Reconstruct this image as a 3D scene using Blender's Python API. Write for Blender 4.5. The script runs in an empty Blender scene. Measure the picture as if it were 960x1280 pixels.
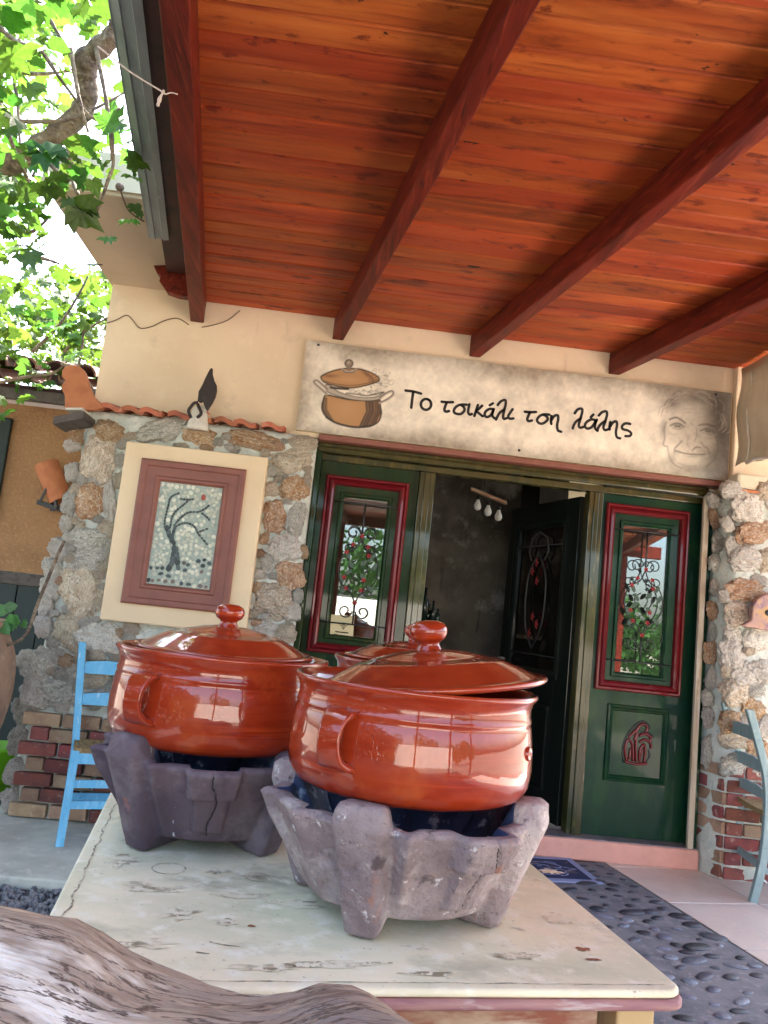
import bpy, bmesh, math, random
import numpy as np
from mathutils import Vector, Matrix, noise as mn
random.seed(7)
R = math.radians
sc = bpy.context.scene
COL = sc.collection
# ------------------------------------------------------------------ camera
YW, PT, RL, FPX = R(3.05), R(7.55), R(6.1), 980.0
fw = Vector((math.sin(YW)*math.cos(PT), math.cos(YW)*math.cos(PT), math.sin(PT)))
r0 = Vector((math.cos(YW), -math.sin(YW), 0)); u0 = r0.cross(fw)
cr = math.cos(RL)*r0 + math.sin(RL)*u0
cu = -math.sin(RL)*r0 + math.cos(RL)*u0
CAM = Vector((0, 0, 1.32))
cd = bpy.data.cameras.new('camera'); cam = bpy.data.objects.new('camera', cd); COL.objects.link(cam)
cam.matrix_world = Matrix(((cr.x, cu.x, -fw.x, CAM.x), (cr.y, cu.y, -fw.y, CAM.y), (cr.z, cu.z, -fw.z, CAM.z), (0, 0, 0, 1)))
cd.sensor_fit = 'VERTICAL'; cd.sensor_height = 36.0; cd.lens = 36.0*FPX/1280.0
cd.clip_start = 0.02; cd.clip_end = 2000
sc.camera = cam
# ------------------------------------------------------------------ light
SUN_EL, SUN_AZ = 58.0, 18.0           # azimuth clockwise from +Y: high behind the house
SKY_STRENGTH, SUN_STRENGTH = 0.15, 5.0
w = bpy.data.worlds.new('World'); sc.world = w; w.use_nodes = True
wn = w.node_tree.nodes; wl = w.node_tree.links
sky = wn.new('ShaderNodeTexSky'); sky.sky_type = 'NISHITA'; sky.sun_disc = False
sky.sun_elevation = R(SUN_EL); sky.sun_rotation = R(SUN_AZ); sky.air_density = 1.0; sky.dust_density = 4.0; sky.ozone_density = 1.0
wl.new(sky.outputs[0], wn['Background'].inputs[0]); wn['Background'].inputs[1].default_value = SKY_STRENGTH
sd = bpy.data.lights.new('sun', 'SUN'); sun = bpy.data.objects.new('sun', sd); COL.objects.link(sun)
sd.energy = SUN_STRENGTH; sd.angle = R(0.5); sd.color = (1, 0.95, 0.87)
sv = Vector((math.sin(R(SUN_AZ))*math.cos(R(SUN_EL)), math.cos(R(SUN_AZ))*math.cos(R(SUN_EL)), math.sin(R(SUN_EL))))
sun.rotation_euler = sv.to_track_quat('Z', 'Y').to_euler(); sun.location = (3, -6, 12)
sc.view_settings.view_transform = 'Standard'; sc.view_settings.look = 'None'
sc.view_settings.exposure = 3.15; sc.view_settings.gamma = 1.0
sc.cycles.max_bounces = 10; sc.cycles.diffuse_bounces = 6; sc.cycles.glossy_bounces = 5; sc.cycles.transmission_bounces = 6; sc.cycles.transparent_max_bounces = 12

# ------------------------------------------------------------------ helpers
def ray(px, py):
    return cr*(px-480) + cu*(640-py) + fw*FPX
def at(px, py, Y):
    v = ray(px, py); return CAM + v*((Y-CAM.y)/v.y)
def atz(px, py, Z):
    v = ray(px, py); return CAM + v*((Z-CAM.z)/v.z)

class MB:
    def __init__(s): s.v = []; s.f = []; s.mi = []; s.sm = []
    def add(s, vs, fs, mi=0, sm=False):
        o = len(s.v); s.v += [tuple(v) for v in vs]
        for f in fs: s.f.append([i+o for i in f]); s.mi.append(mi); s.sm.append(sm)
        return s
    def box(s, x0, x1, y0, y1, z0, z1, mi=0):
        vs = [(x, y, z) for x in (x0, x1) for y in (y0, y1) for z in (z0, z1)]
        return s.add(vs, [(0, 1, 3, 2), (4, 6, 7, 5), (0, 4, 5, 1), (2, 3, 7, 6), (0, 2, 6, 4), (1, 5, 7, 3)], mi)
    def obox(s, a, b, wv, hv, mi=0):     # box from a to b with full widths along wv, hv
        a = Vector(a); b = Vector(b); wv = Vector(wv)/2; hv = Vector(hv)/2
        vs = [p+i*wv+j*hv for p in (a, b) for i in (-1, 1) for j in (-1, 1)]
        return s.add(vs, [(0, 1, 3, 2), (4, 6, 7, 5), (0, 4, 5, 1), (2, 3, 7, 6), (0, 2, 6, 4), (1, 5, 7, 3)], mi)
    def tube(s, pts, rad, n=8, caps=True, mi=0, sm=True):
        pts = [Vector(p) for p in pts]; m = len(pts)
        if not hasattr(rad, '__len__'): rad = [rad]*m
        vs = []; prev = None
        for i, p in enumerate(pts):
            t = (pts[min(i+1, m-1)]-pts[max(i-1, 0)]).normalized()
            if prev is None:
                prev = t.orthogonal().normalized()
            prev = (prev - t*prev.dot(t))
            prev = prev.normalized() if prev.length > 1e-6 else t.orthogonal().normalized()
            b = t.cross(prev)
            for k in range(n):
                a = 2*math.pi*k/n; vs.append(p + (prev*math.cos(a)+b*math.sin(a))*rad[i])
        fs = [(i*n+k, i*n+(k+1) % n, (i+1)*n+(k+1) % n, (i+1)*n+k) for i in range(m-1) for k in range(n)]
        if caps: fs += [tuple(range(n-1, -1, -1)), tuple((m-1)*n+k for k in range(n))]
        return s.add(vs, fs, mi, sm)
    def lathe(s, prof, n=64, c=(0, 0, 0), mi=0, sm=True):
        c = Vector(c); vs = []
        for r_, z in prof:
            for k in range(n):
                a = 2*math.pi*k/n; vs.append(c+Vector((r_*math.cos(a), r_*math.sin(a), z)))
        m = len(prof)
        fs = [(i*n+k, i*n+(k+1) % n, (i+1)*n+(k+1) % n, (i+1)*n+k) for i in range(m-1) for k in range(n)]
        return s.add(vs, fs, mi, sm)
    def prism(s, poly, ext, mi=0, flip=False):   # polygon of 3-D points extruded by vector ext
        n = len(poly); e = Vector(ext); a = [Vector(p) for p in poly]
        vs = a+[p+e for p in a]
        fs = [tuple(range(n)), tuple(range(2*n-1, n-1, -1))]+[(i, i+n, (i+1) % n+n, (i+1) % n) for i in range(n)]
        return s.add(vs, fs, mi)
    def build(s, name, mats, parent=None, bevel=0.0, seg=2, recalc=True, local=False):
        me = bpy.data.meshes.new(name); me.from_pydata(s.v, [], s.f); 
        if recalc:
            bm = bmesh.new(); bm.from_mesh(me); bmesh.ops.recalc_face_normals(bm, faces=bm.faces); bm.to_mesh(me); bm.free()
        if not isinstance(mats, (list, tuple)): mats = [mats]
        for m in mats: me.materials.append(m)
        me.polygons.foreach_set('material_index', s.mi); me.polygons.foreach_set('use_smooth', s.sm); me.update()
        o = link(name, me, parent, local)
        if bevel:
            b = o.modifiers.new('bevel', 'BEVEL'); b.width = bevel; b.segments = seg; b.limit_method = 'ANGLE'; b.angle_limit = R(35)
        return o
def link(name, me, parent=None, local=False, basis=None):
    o = bpy.data.objects.new(name, me); COL.objects.link(o)
    if basis is not None: o.matrix_basis = basis
    if parent is not None:
        o.parent = parent
        if not local: o.matrix_parent_inverse = parent.matrix_basis.inverted()
    return o
def thing(name, label, cat, loc=(0, 0, 0), rz=0, group=None):
    o = bpy.data.objects.new(name, None); COL.objects.link(o); o.empty_display_size = 0.1
    o.location = loc; o.rotation_euler = (0, 0, rz); return tag(o, label, cat, group)
def tag(o, label, cat, group=None):
    o['label'] = label; o['category'] = cat
    if group: o['group'] = group
    return o
def struct(o): o['kind'] = 'structure'; return o
def stuff(o): o['kind'] = 'stuff'; return o
def TRS(loc, rot=(0, 0, 0), s=(1, 1, 1)):
    from mathutils import Euler
    return Matrix.LocRotScale(Vector(loc), Euler(rot), Vector(s) if hasattr(s, '__len__') else Vector((s, s, s)))
def spline(pts, n=6, closed=False):
    pts = [Vector(p) for p in pts]; out = []; m = len(pts)
    rng = m if closed else m-1
    for i in range(rng):
        g = (lambda k: pts[k % m]) if closed else (lambda k: pts[min(max(k, 0), m-1)])
        p0, p1, p2, p3 = g(i-1), g(i), g(i+1), g(i+2)
        for j in range(n):
            t = j/n
            out.append(0.5*((2*p1)+(p2-p0)*t+(2*p0-5*p1+4*p2-p3)*t*t+(3*p1-p0-3*p2+p3)*t**3))
    if not closed: out.append(pts[-1])
    return out

# ------------------------------------------------------------------ materials
def mat(name, base, rough=0.7, layers=(), bump=(), coat=0.0, var=0.0, spec=0.5, hue=0.0, trans=0.0, metal=0.0, cr_=0.03):
    """layers: (scale(xyz or s), colour, lo, hi, detail) blends colour where noise > lo..hi; bump: (scale, strength, dist)"""
    m = bpy.data.materials.new(name); m.use_nodes = True
    N = m.node_tree.nodes; L = m.node_tree.links; B = N['Principled BSDF']
    tc = N.new('ShaderNodeTexCoord'); oi = N.new('ShaderNodeObjectInfo')
    mul = N.new('ShaderNodeMath'); mul.operation = 'MULTIPLY'; mul.inputs[1].default_value = 37.0 if var or hue else 0.0
    L.new(oi.outputs['Random'], mul.inputs[0])
    add = N.new('ShaderNodeVectorMath'); add.operation = 'ADD'
    L.new(tc.outputs['Object'], add.inputs[0]); L.new(mul.outputs[0], add.inputs[1])
    rgb = N.new('ShaderNodeRGB'); rgb.outputs[0].default_value = (*base, 1); cur = rgb.outputs[0]
    for ly in layers:
        s, c, lo, hi = ly[:4]; det = ly[4] if len(ly) > 4 else 6
        mp = N.new('ShaderNodeMapping'); mp.inputs['Scale'].default_value = s if hasattr(s, '__len__') else (s, s, s)
        mp.inputs['Location'].default_value = (random.uniform(0, 9), random.uniform(0, 9), random.uniform(0, 9))
        L.new(add.outputs[0], mp.inputs[0])
        nz = N.new('ShaderNodeTexNoise'); nz.inputs['Scale'].default_value = 1.0; nz.inputs['Detail'].default_value = det; nz.inputs['Roughness'].default_value = 0.62
        L.new(mp.outputs[0], nz.inputs['Vector'])
        rp = N.new('ShaderNodeMapRange'); rp.inputs[1].default_value = lo; rp.inputs[2].default_value = hi
        if len(ly) > 5:     # thin veins where the noise crosses its middle
            sb = N.new('ShaderNodeMath'); sb.operation = 'SUBTRACT'; sb.inputs[1].default_value = .5; L.new(nz.outputs[0], sb.inputs[0])
            ab = N.new('ShaderNodeMath'); ab.operation = 'ABSOLUTE'; L.new(sb.outputs[0], ab.inputs[0]); L.new(ab.outputs[0], rp.inputs[0])
        else: L.new(nz.outputs[0], rp.inputs[0])
        mx = N.new('ShaderNodeMix'); mx.data_type = 'RGBA'
        L.new(rp.outputs[0], mx.inputs[0]); L.new(cur, mx.inputs[6]); mx.inputs[7].default_value = (*c, 1)
        cur = mx.outputs[2]
    if var or hue:
        hs = N.new('ShaderNodeHueSaturation')
        mr = N.new('ShaderNodeMapRange'); mr.inputs[3].default_value = 1-var; mr.inputs[4].default_value = 1+var
        L.new(oi.outputs['Random'], mr.inputs[0]); L.new(mr.outputs[0], hs.inputs['Value'])
        if hue:
            m7 = N.new('ShaderNodeMath'); m7.operation = 'MULTIPLY'; m7.inputs[1].default_value = 7.31
            fr = N.new('ShaderNodeMath'); fr.operation = 'FRACT'; L.new(oi.outputs['Random'], m7.inputs[0]); L.new(m7.outputs[0], fr.inputs[0])
            mh = N.new('ShaderNodeMapRange'); mh.inputs[3].default_value = 0.5-hue; mh.inputs[4].default_value = 0.5+hue
            L.new(fr.outputs[0], mh.inputs[0]); L.new(mh.outputs[0], hs.inputs['Hue'])
        L.new(cur, hs.inputs['Color']); cur = hs.outputs[0]
    L.new(cur, B.inputs['Base Color'])
    B.inputs['Roughness'].default_value = rough; B.inputs['Specular IOR Level'].default_value = spec; B.inputs['Metallic'].default_value = metal
    if coat: B.inputs['Coat Weight'].default_value = coat; B.inputs['Coat Roughness'].default_value = cr_
    prev = None
    for s, st, d in bump:
        mp = N.new('ShaderNodeMapping'); mp.inputs['Scale'].default_value = s if hasattr(s, '__len__') else (s, s, s)
        L.new(add.outputs[0], mp.inputs[0])
        nz = N.new('ShaderNodeTexNoise'); nz.inputs['Scale'].default_value = 1.0; nz.inputs['Detail'].default_value = 5
        L.new(mp.outputs[0], nz.inputs['Vector'])
        bp = N.new('ShaderNodeBump'); bp.inputs['Strength'].default_value = st; bp.inputs['Distance'].default_value = d
        L.new(nz.outputs[0], bp.inputs['Height'])
        if prev: L.new(prev, bp.inputs['Normal'])
        prev = bp.outputs[0]
    if prev:
        L.new(prev, B.inputs['Normal'])
        if coat: L.new(prev, B.inputs['Coat Normal'])
    if trans:     # thin leaf: part of the light passes through
        tr = N.new('ShaderNodeBsdfTranslucent'); mxs = N.new('ShaderNodeMixShader'); mxs.inputs[0].default_value = trans
        hs2 = N.new('ShaderNodeHueSaturation'); hs2.inputs['Value'].default_value = 1.35; hs2.inputs['Hue'].default_value = 0.485; L.new(cur, hs2.inputs['Color'])
        L.new(hs2.outputs[0], tr.inputs[0]); L.new(B.outputs[0], mxs.inputs[1]); L.new(tr.outputs[0], mxs.inputs[2])
        L.new(mxs.outputs[0], N['Material Output'].inputs[0])
    return m
def vcol_mat(name, rough=0.6, coat=0.0, bump=None):
    m = bpy.data.materials.new(name); m.use_nodes = True
    N = m.node_tree.nodes; L = m.node_tree.links; B = N['Principled BSDF']
    a = N.new('ShaderNodeAttribute'); a.attribute_name = 'print'; L.new(a.outputs[0], B.inputs['Base Color'])
    B.inputs['Roughness'].default_value = rough
    return m
M = {}
M['plaster'] = mat('cream_plaster', (.74, .60, .425), .9, [(1.6, (.66, .52, .36), .42, .72), (9, (.78, .65, .47), .55, .8), ((12, 12, 1.5), (.60, .47, .32), .64, .76), (3, (.58, .46, .33), .62, .74)], [(60, .3, .004), (6, .2, .01)], spec=.2)
M['slab'] = mat('slab_render', (.50, .39, .27), .9, [(2.5, (.42, .32, .22), .45, .75)], [(40, .25, .004)])
M['fascia'] = mat('slab_edge_render', (.62, .55, .40), .9, [(4, (.5, .43, .3), .5, .75)], [(40, .25, .004)])  # paler than the slab render: light on the slab front put into colour
M['mortar'] = mat('pale_mortar', (.52, .54, .47), .95, [(5, (.40, .43, .38), .45, .7), (14, (.60, .58, .50), .52, .72), (40, (.28, .29, .26), .62, .72)], [(30, .9, .012), (9, .8, .03)])
M['stone_buff'] = mat('buff_limestone', (.68, .56, .41), .95, [(2.2, (.52, .39, .26), .46, .62), (6, (.80, .72, .58), .48, .62), (11, (.15, .115, .085), .59, .65), (26, (.44, .34, .23), .58, .68)], [(6, 1.0, .03), (17, 1.0, .012), (40, .6, .004)], var=.15, hue=.008)
M['stone_rust'] = mat('rust_limestone', (.60, .39, .23), .95, [(2.2, (.46, .22, .09), .46, .60), (5.5, (.74, .61, .46), .50, .62), (11, (.17, .09, .05), .59, .65), (26, (.40, .25, .14), .58, .68)], [(6, 1.0, .03), (17, 1.0, .012), (40, .6, .004)], var=.15, hue=.01)
M['stone_grey'] = mat('grey_limestone', (.60, .56, .47), .95, [(2.2, (.42, .39, .32), .48, .6), (6, (.74, .71, .62), .5, .62), (12, (.12, .11, .09), .58, .64), (26, (.36, .33, .27), .58, .68)], [(6, 1.0, .03), (17, 1.0, .012), (40, .6, .004)], var=.15, hue=.008)
M['stone_white'] = mat('pale_limestone', (.74, .69, .60), .95, [(2.2, (.58, .51, .42), .48, .62), (5, (.60, .43, .28), .58, .68), (12, (.16, .13, .11), .59, .65), (26, (.46, .40, .33), .58, .68)], [(6, 1.0, .03), (17, 1.0, .012), (40, .6, .004)], var=.12, hue=.008)
M['brick_red'] = mat('red_brick', (.24, .07, .055), .9, [(12, (.13, .05, .05), .45, .7), (26, (.36, .22, .18), .58, .7)], [(40, .5, .006)], var=.3, hue=.015)
M['brick_tan'] = mat('tan_brick', (.36, .24, .15), .9, [(12, (.25, .14, .09), .45, .7), (26, (.45, .36, .26), .58, .7)], [(40, .5, .006)], var=.25, hue=.015)
M['tile_clay'] = mat('coping_clay', (.40, .13, .06), .85, [(10, (.25, .09, .05), .48, .7), (22, (.48, .26, .16), .58, .72)], [(50, .4, .004)], var=.2, hue=.01)
M['roof_tile'] = mat('weathered_roof_tile', (.20, .09, .06), .9, [(9, (.08, .05, .05), .45, .65), (20, (.30, .20, .15), .6, .75)], [(40, .5, .006)], var=.3)
M['terracotta'] = mat('plain_terracotta', (.42, .15, .06), .8, [(12, (.32, .10, .04), .45, .7)], [(60, .3, .003)])
M['glaze'] = mat('glazed_terracotta', (.31, .033, .009), .3, [((5, 5, 26), (.22, .013, .003), .45, .7), (12, (.40, .068, .016), .54, .76), (5, (.20, .012, .004), .60, .76), ((2, 2, 70), (.42, .05, .010), .58, .72), (80, (.18, .016, .006), .66, .72)], [((2, 2, 45), .05, .003), (7, .12, .006)], coat=1.0, cr_=.015, spec=.1)
M['brazier'] = mat('grey_fired_clay', (.33, .255, .24), .97, [(4, (.20, .145, .145), .44, .62), (10, (.48, .40, .37), .50, .66), ((24, 24, 4), (.40, .19, .13), .62, .72), (40, (.62, .57, .54), .62, .68), (18, (.10, .07, .07), .62, .70), (110, (.16, .12, .12), .6, .68)], [(90, 1.0, .004), (30, 1.0, .010), (9, .5, .02)])
M['brazier_dark'] = mat('sooty_fired_clay', (.13, .09, .10), .9, [(5, (.075, .05, .065), .45, .66), (11, (.21, .165, .17), .52, .70), ((24, 24, 5), (.32, .12, .09), .66, .72), ((22, 22, 9), (.55, .53, .55), .67, .71)], [(80, .8, .003), (22, .7, .008), (7, .4, .015)])
M['brazier_in'] = mat('blue_ash_glaze', (.035, .055, .125), .6, [(12, (.012, .018, .04), .48, .68), (28, (.36, .42, .52), .57, .66)], [(40, .5, .005)])
M['table'] = mat('worn_cream_paint', (.90, .80, .55), .68, [((3, 4.5, 3), (.70, .67, .44), .44, .64), ((3.5, 6, 4), (.52, .48, .32), .55, .70), ((6, 11, 9), (.27, .21, .13), .63, .72), (24, (.93, .87, .67), .52, .68), (90, (.56, .48, .33), .64, .70), ((14, 24, 9), (.45, .22, .10), .755, .78)], [(50, .25, .002), ((10, 30, 8), .3, .003)], spec=.3)
M['table_edge'] = mat('worn_table_edge', (.40, .21, .18), .6, [((5, 30, 60), (.30, .13, .14), .42, .6), ((7, 9, 50), (.56, .46, .42), .52, .64), ((7, 7, 70), (.22, .10, .08), .62, .7)], [((6, 6, 60), .4, .003)])
M['table_leg'] = mat('varnished_pine', (.55, .37, .17), .5, [((40, 40, 3), (.40, .21, .08), .5, .7)], [((50, 50, 4), .2, .002)])
M['apron'] = mat('worn_pine_apron', (.46, .30, .19), .6, [((3, 20, 12), (.28, .08, .04), .48, .6), ((5, 5, 40), (.58, .45, .32), .5, .66)], [((5, 30, 50), .3, .003)])
M['board'] = mat('stained_pine_board', (.33, .058, .012), .5, [((1.0, 11, 8), (.21, .028, .007), .46, .68), ((.9, 6, 5), (.44, .108, .024), .50, .70), ((1.5, 26, 20), (.17, .023, .007), .54, .70), ((3.2, 10, 8), (.10, .013, .005), .57, .70), ((7, 13, 12), (.15, .02, .006), .60, .66), ((7, 13, 12), (.022, .006, .004), .67, .70), ((7, 26, 20), (.66, .38, .20), .725, .745)], [((2, 50, 30), .4, .002)], var=.20, hue=.006, spec=.2)
M['beam'] = mat('mahogany_beam', (.14, .014, .006), .5, [((18, 1.2, 22), (.065, .006, .003), .42, .64), ((40, 2, 40), (.22, .034, .014), .54, .70), ((60, 3, 60), (.05, .006, .003), .58, .66)], [((60, 3, 60), .5, .002)], var=.12, spec=.2)
M['darkwood'] = mat('dark_stained_wood', (.05, .012, .008), .6, [((6, 6, 20), (.02, .006, .005), .45, .65)], [(30, .3, .004)])
M['metal'] = mat('galvanised_sheet', (.30, .34, .34), .5, [((20, 3, 20), (.22, .25, .25), .45, .68), (40, (.42, .44, .42), .6, .75)], [((12, 3, 12), .2, .004)], metal=.35)
M['green'] = mat('glossy_green_paint', (.007, .028, .006), .5, [((14, 14, 3), (.022, .032, .006), .46, .66), ((30, 30, 2), (.003, .014, .006), .5, .7)], [((30, 30, 4), .06, .002)], coat=.40, cr_=.05, spec=.12)
M['green_blue'] = mat('blue_green_paint', (.003, .030, .013), .5, [((10, 10, 4), (.010, .046, .014), .46, .66), ((3, 3, 3), (.002, .020, .016), .5, .7), ((60, 60, 30), (.14, .22, .20), .735, .76)], [((30, 30, 4), .06, .002)], coat=.28, cr_=.06, spec=.12)
M['olive'] = mat('olive_frame_paint', (.050, .042, .006), .5, [((10, 10, 2), (.016, .024, .004), .46, .66), ((20, 20, 6), (.12, .09, .02), .56, .72)], [((30, 30, 4), .06, .002)], coat=.8, cr_=.05, spec=.2)
M['red'] = mat('oxblood_paint', (.135, .005, .008), .5, [((10, 10, 3), (.10, .004, .008), .46, .68)], [((30, 30, 4), .05, .002)], coat=.6, cr_=.05, spec=.15)
M['timber'] = mat('raw_timber_strip', (.45, .38, .28), .75, [((30, 30, 2), (.34, .22, .12), .46, .66), ((20, 20, 5), (.58, .54, .46), .55, .7)], [((60, 60, 4), .4, .003)])
M['iron'] = mat('black_iron', (.018, .018, .018), .45, [(30, (.05, .03, .02), .6, .75)], [(80, .2, .001)])
M['flower'] = mat('red_painted_iron', (.26, .010, .012), .35)
M['ironleaf'] = mat('green_painted_iron', (.012, .045, .016), .4)
M['pink'] = mat('pink_step_paint', (.66, .33, .26), .7, [(5, (.56, .28, .22), .45, .7), (20, (.35, .22, .18), .68, .76)], [(40, .3, .003)])
M['slate'] = mat('threshold_tile', (.20, .19, .20), .35, [(5, (.15, .145, .155), .45, .65)], [(30, .1, .002)], var=.1)
M['tile'] = mat('beige_floor_tile', (.66, .57, .49), .38, [(4, (.57, .49, .42), .45, .68), (22, (.72, .63, .55), .55, .75)], [(30, .05, .001)], var=.07)
M['grout'] = mat('floor_grout', (.12, .10, .085), .9, [(20, (.08, .07, .06), .45, .7)])
M['pathbed'] = mat('grey_path_mortar', (.20, .20, .21), .8, [(9, (.12, .125, .14), .44, .66), (26, (.32, .31, .31), .55, .72)], [(60, .6, .004), (14, .5, .008)])
M['pebble'] = mat('slate_grey_pebble', (.12, .13, .165), .5, [(3, (.075, .08, .105), .45, .65), (6, (.24, .245, .26), .6, .72)], [(5, .2, .01)], var=.8, hue=.03)
M['concrete'] = mat('pale_concrete', (.54, .54, .46), .85, [(3, (.40, .40, .34), .42, .66), (14, (.62, .61, .53), .52, .72)], [(50, .4, .003)])
M['gravel'] = mat('grey_gravel', (.33, .33, .34), .9, [(30, (.16, .16, .17), .45, .6)], [(60, .4, .003)], var=.5)
M['darkgravel'] = mat('dark_gravel_sheet', (.12, .12, .125), .95, [(60, (.06, .06, .065), .45, .6), (90, (.25, .25, .25), .6, .7)], [(90, 1.0, .01)])
M['earth'] = mat('courtyard_ground', (.22, .19, .15), .95, [(.6, (.17, .145, .11), .42, .62), (9, (.27, .24, .19), .52, .72)], [(30, .5, .01)])
M['bluepaint'] = mat('sky_blue_chair_paint', (.14, .44, .67), .55, [((30, 30, 6), (.22, .54, .76), .48, .68), (40, (.08, .31, .52), .60, .70), (70, (.36, .33, .26), .66, .69), ((50, 50, 9), (.42, .62, .74), .62, .70)], [((40, 40, 6), .5, .003)], spec=.3)
M['greenchair'] = mat('faded_green_chair_paint', (.22, .32, .32), .55, [((30, 30, 6), (.34, .42, .41), .5, .7), (40, (.40, .38, .30), .64, .70), (20, (.12, .18, .18), .6, .72)], [((40, 40, 6), .25, .002)])
M['rush'] = mat('woven_rush', (.30, .21, .09), .85, [((60, 8, 60), (.16, .10, .04), .45, .62)], [((90, 10, 90), .6, .004)])
M['frame'] = mat('chocolate_frame_paint', (.22, .075, .05), .55, [((6, 6, 6), (.18, .058, .04), .45, .68)], [((20, 20, 20), .12, .002)])
M['mural_cream'] = mat('mural_cream_border', (.72, .56, .36), .8, [(3, (.66, .50, .31), .45, .7)], [(60, .2, .002)])
M['mosaic_bed'] = mat('mosaic_grout', (.36, .41, .35), .9, [(40, (.28, .33, .28), .45, .65)], [(90, .5, .002)])
M['white_pebble'] = mat('white_mosaic_pebble', (.58, .58, .46), .6, [(40, (.48, .46, .34), .5, .7)], var=.22, hue=.02)
M['dark_pebble'] = mat('black_mosaic_pebble', (.045, .06, .058), .5, [(40, (.10, .12, .11), .55, .7)], var=.6, hue=.03)
M['brown_pebble'] = mat('brown_mosaic_pebble', (.16, .12, .10), .55, [(40, (.10, .07, .06), .5, .7)], var=.4, hue=.03)
M['red_pebble'] = mat('red_mosaic_pebble', (.32, .06, .035), .6)
M['stucco'] = mat('tan_rough_stucco', (.31, .17, .078), .95, [(3, (.24, .125, .055), .42, .68), (40, (.38, .22, .11), .52, .7)], [(45, 1.0, .012), (110, .6, .004)])
M['darkgreen'] = mat('dark_green_boards', (.006, .016, .013), .6, [((12, 12, 4), (.010, .026, .02), .5, .7)], [((30, 30, 4), .2, .002)])
M['jar'] = mat('weathered_pithos_clay', (.27, .17, .11), .9, [(6, (.18, .11, .075), .45, .66), (16, (.36, .26, .18), .55, .72)], [(30, .5, .006), ((3, 3, 40), .3, .004)])
M['lime'] = mat('lime_green_plastic', (.16, .48, .012), .4)
M['bark'] = mat('vine_bark', (.22, .165, .11), .95, [((12, 12, 12), (.09, .06, .045), .45, .60), (30, (.36, .30, .22), .55, .68), (60, (.10, .07, .05), .58, .66)], [((30, 30, 30), 1.0, .02), (90, .9, .006)])
M['leaf'] = mat('vine_leaf', (.060, .165, .018), .45, [(9, (.035, .11, .012), .45, .7)], [(30, .3, .003)], var=.45, hue=.025, trans=.42)
M['driftwood'] = mat('weathered_grey_brown_wood', (.54, .41, .29), .7, [((2.5, 7, 6), (.31, .25, .215), .42, .60), ((3, 9, 8), (.68, .51, .34), .52, .66), ((5, 15, 12), (.21, .145, .11), .56, .68), ((9, 70, 50), (.35, .26, .19), .46, .58), ((1.6, 3.6, 3), (.86, .80, .70), .56, .62), ((4, 14, 9), (.12, .08, .06), .016, .004, 10, 'r'), ((14, 90, 60), (.14, .10, .075), .58, .66)], [((5, 20, 14), 1.0, .012), ((14, 90, 55), 1.0, .008), (80, .6, .003)], spec=.25)
M['blackclay'] = mat('dark_brown_metal', (.022, .012, .010), .6, [(30, (.06, .03, .02), .58, .75)], [(40, .3, .002)])
M['whiteclay'] = mat('whitewashed_clay', (.62, .58, .50), .8, [(14, (.50, .46, .38), .48, .7)], [(50, .3, .003)])
M['birdwood'] = mat('pink_glazed_plaque', (.34, .20, .16), .5, [(14, (.42, .25, .10), .45, .60), (20, (.20, .11, .15), .50, .64)], [(30, .2, .003)])
M['canvas'] = mat('clear_vinyl_blind', (.60, .52, .38), .35, [((4, 3, 2), (.46, .39, .27), .42, .62)], [((3, 6, 2), .5, .02)], coat=.3, cr_=.2)
M['cable'] = mat('brown_cable', (.13, .08, .05), .6)
M['string'] = mat('frayed_string', (.48, .38, .32), .9)
M['matblue'] = mat('navy_mat_pile', (.012, .020, .075), .95, [(120, (.03, .045, .13), .5, .7)], [(300, .5, .003)])
M['matlight'] = mat('pale_blue_mat_pile', (.26, .31, .48), .95, [(120, (.18, .22, .36), .5, .7)], [(300, .5, .003)])
M['ink'] = mat('black_print_ink', (.012, .010, .009), .6)
M['paper'] = mat('cream_sticker', (.62, .52, .28), .6)
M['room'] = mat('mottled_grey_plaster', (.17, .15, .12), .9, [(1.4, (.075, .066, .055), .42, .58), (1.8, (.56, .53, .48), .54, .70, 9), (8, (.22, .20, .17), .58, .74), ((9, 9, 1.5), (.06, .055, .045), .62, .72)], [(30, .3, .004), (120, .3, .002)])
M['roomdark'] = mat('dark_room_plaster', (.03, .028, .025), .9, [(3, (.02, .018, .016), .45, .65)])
M['roomlight'] = mat('pale_room_plaster', (.80, .72, .52), .9, [(3, (.70, .62, .45), .45, .65)])  # paler copy of the room plaster, the light put into its colour
M['blackdoor'] = mat('black_green_door_paint', (.003, .006, .004), .5, [((20, 20, 3), (.006, .010, .006), .5, .7)], [((30, 30, 4), .08, .002)], coat=.45, cr_=.06, spec=.2)
M['bulb'] = mat('frosted_white_bulb', (.75, .75, .72), .3)
M['bottle'] = mat('dark_glass_bottle', (.012, .025, .018), .08)
M['hedgeleaf'] = mat('dark_hedge_leaf', (.02, .045, .012), .5, [(3, (.015, .03, .008), .45, .7)], var=.3)
M['hillleaf'] = mat('garden_tree_leaf', (.05, .10, .02), .55, [(3, (.035, .075, .015), .45, .7)], var=.3, hue=.03, trans=.3)
M['whitewall'] = mat('whitewashed_garden_wall', (.74, .72, .66), .85, [(2, (.66, .63, .56), .45, .7)], [(20, .3, .006)])
M['greywood'] = mat('weathered_grey_wood', (.09, .075, .065), .85, [((20, 3, 20), (.05, .04, .036), .45, .65)], [((30, 4, 30), .4, .004)])
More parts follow.
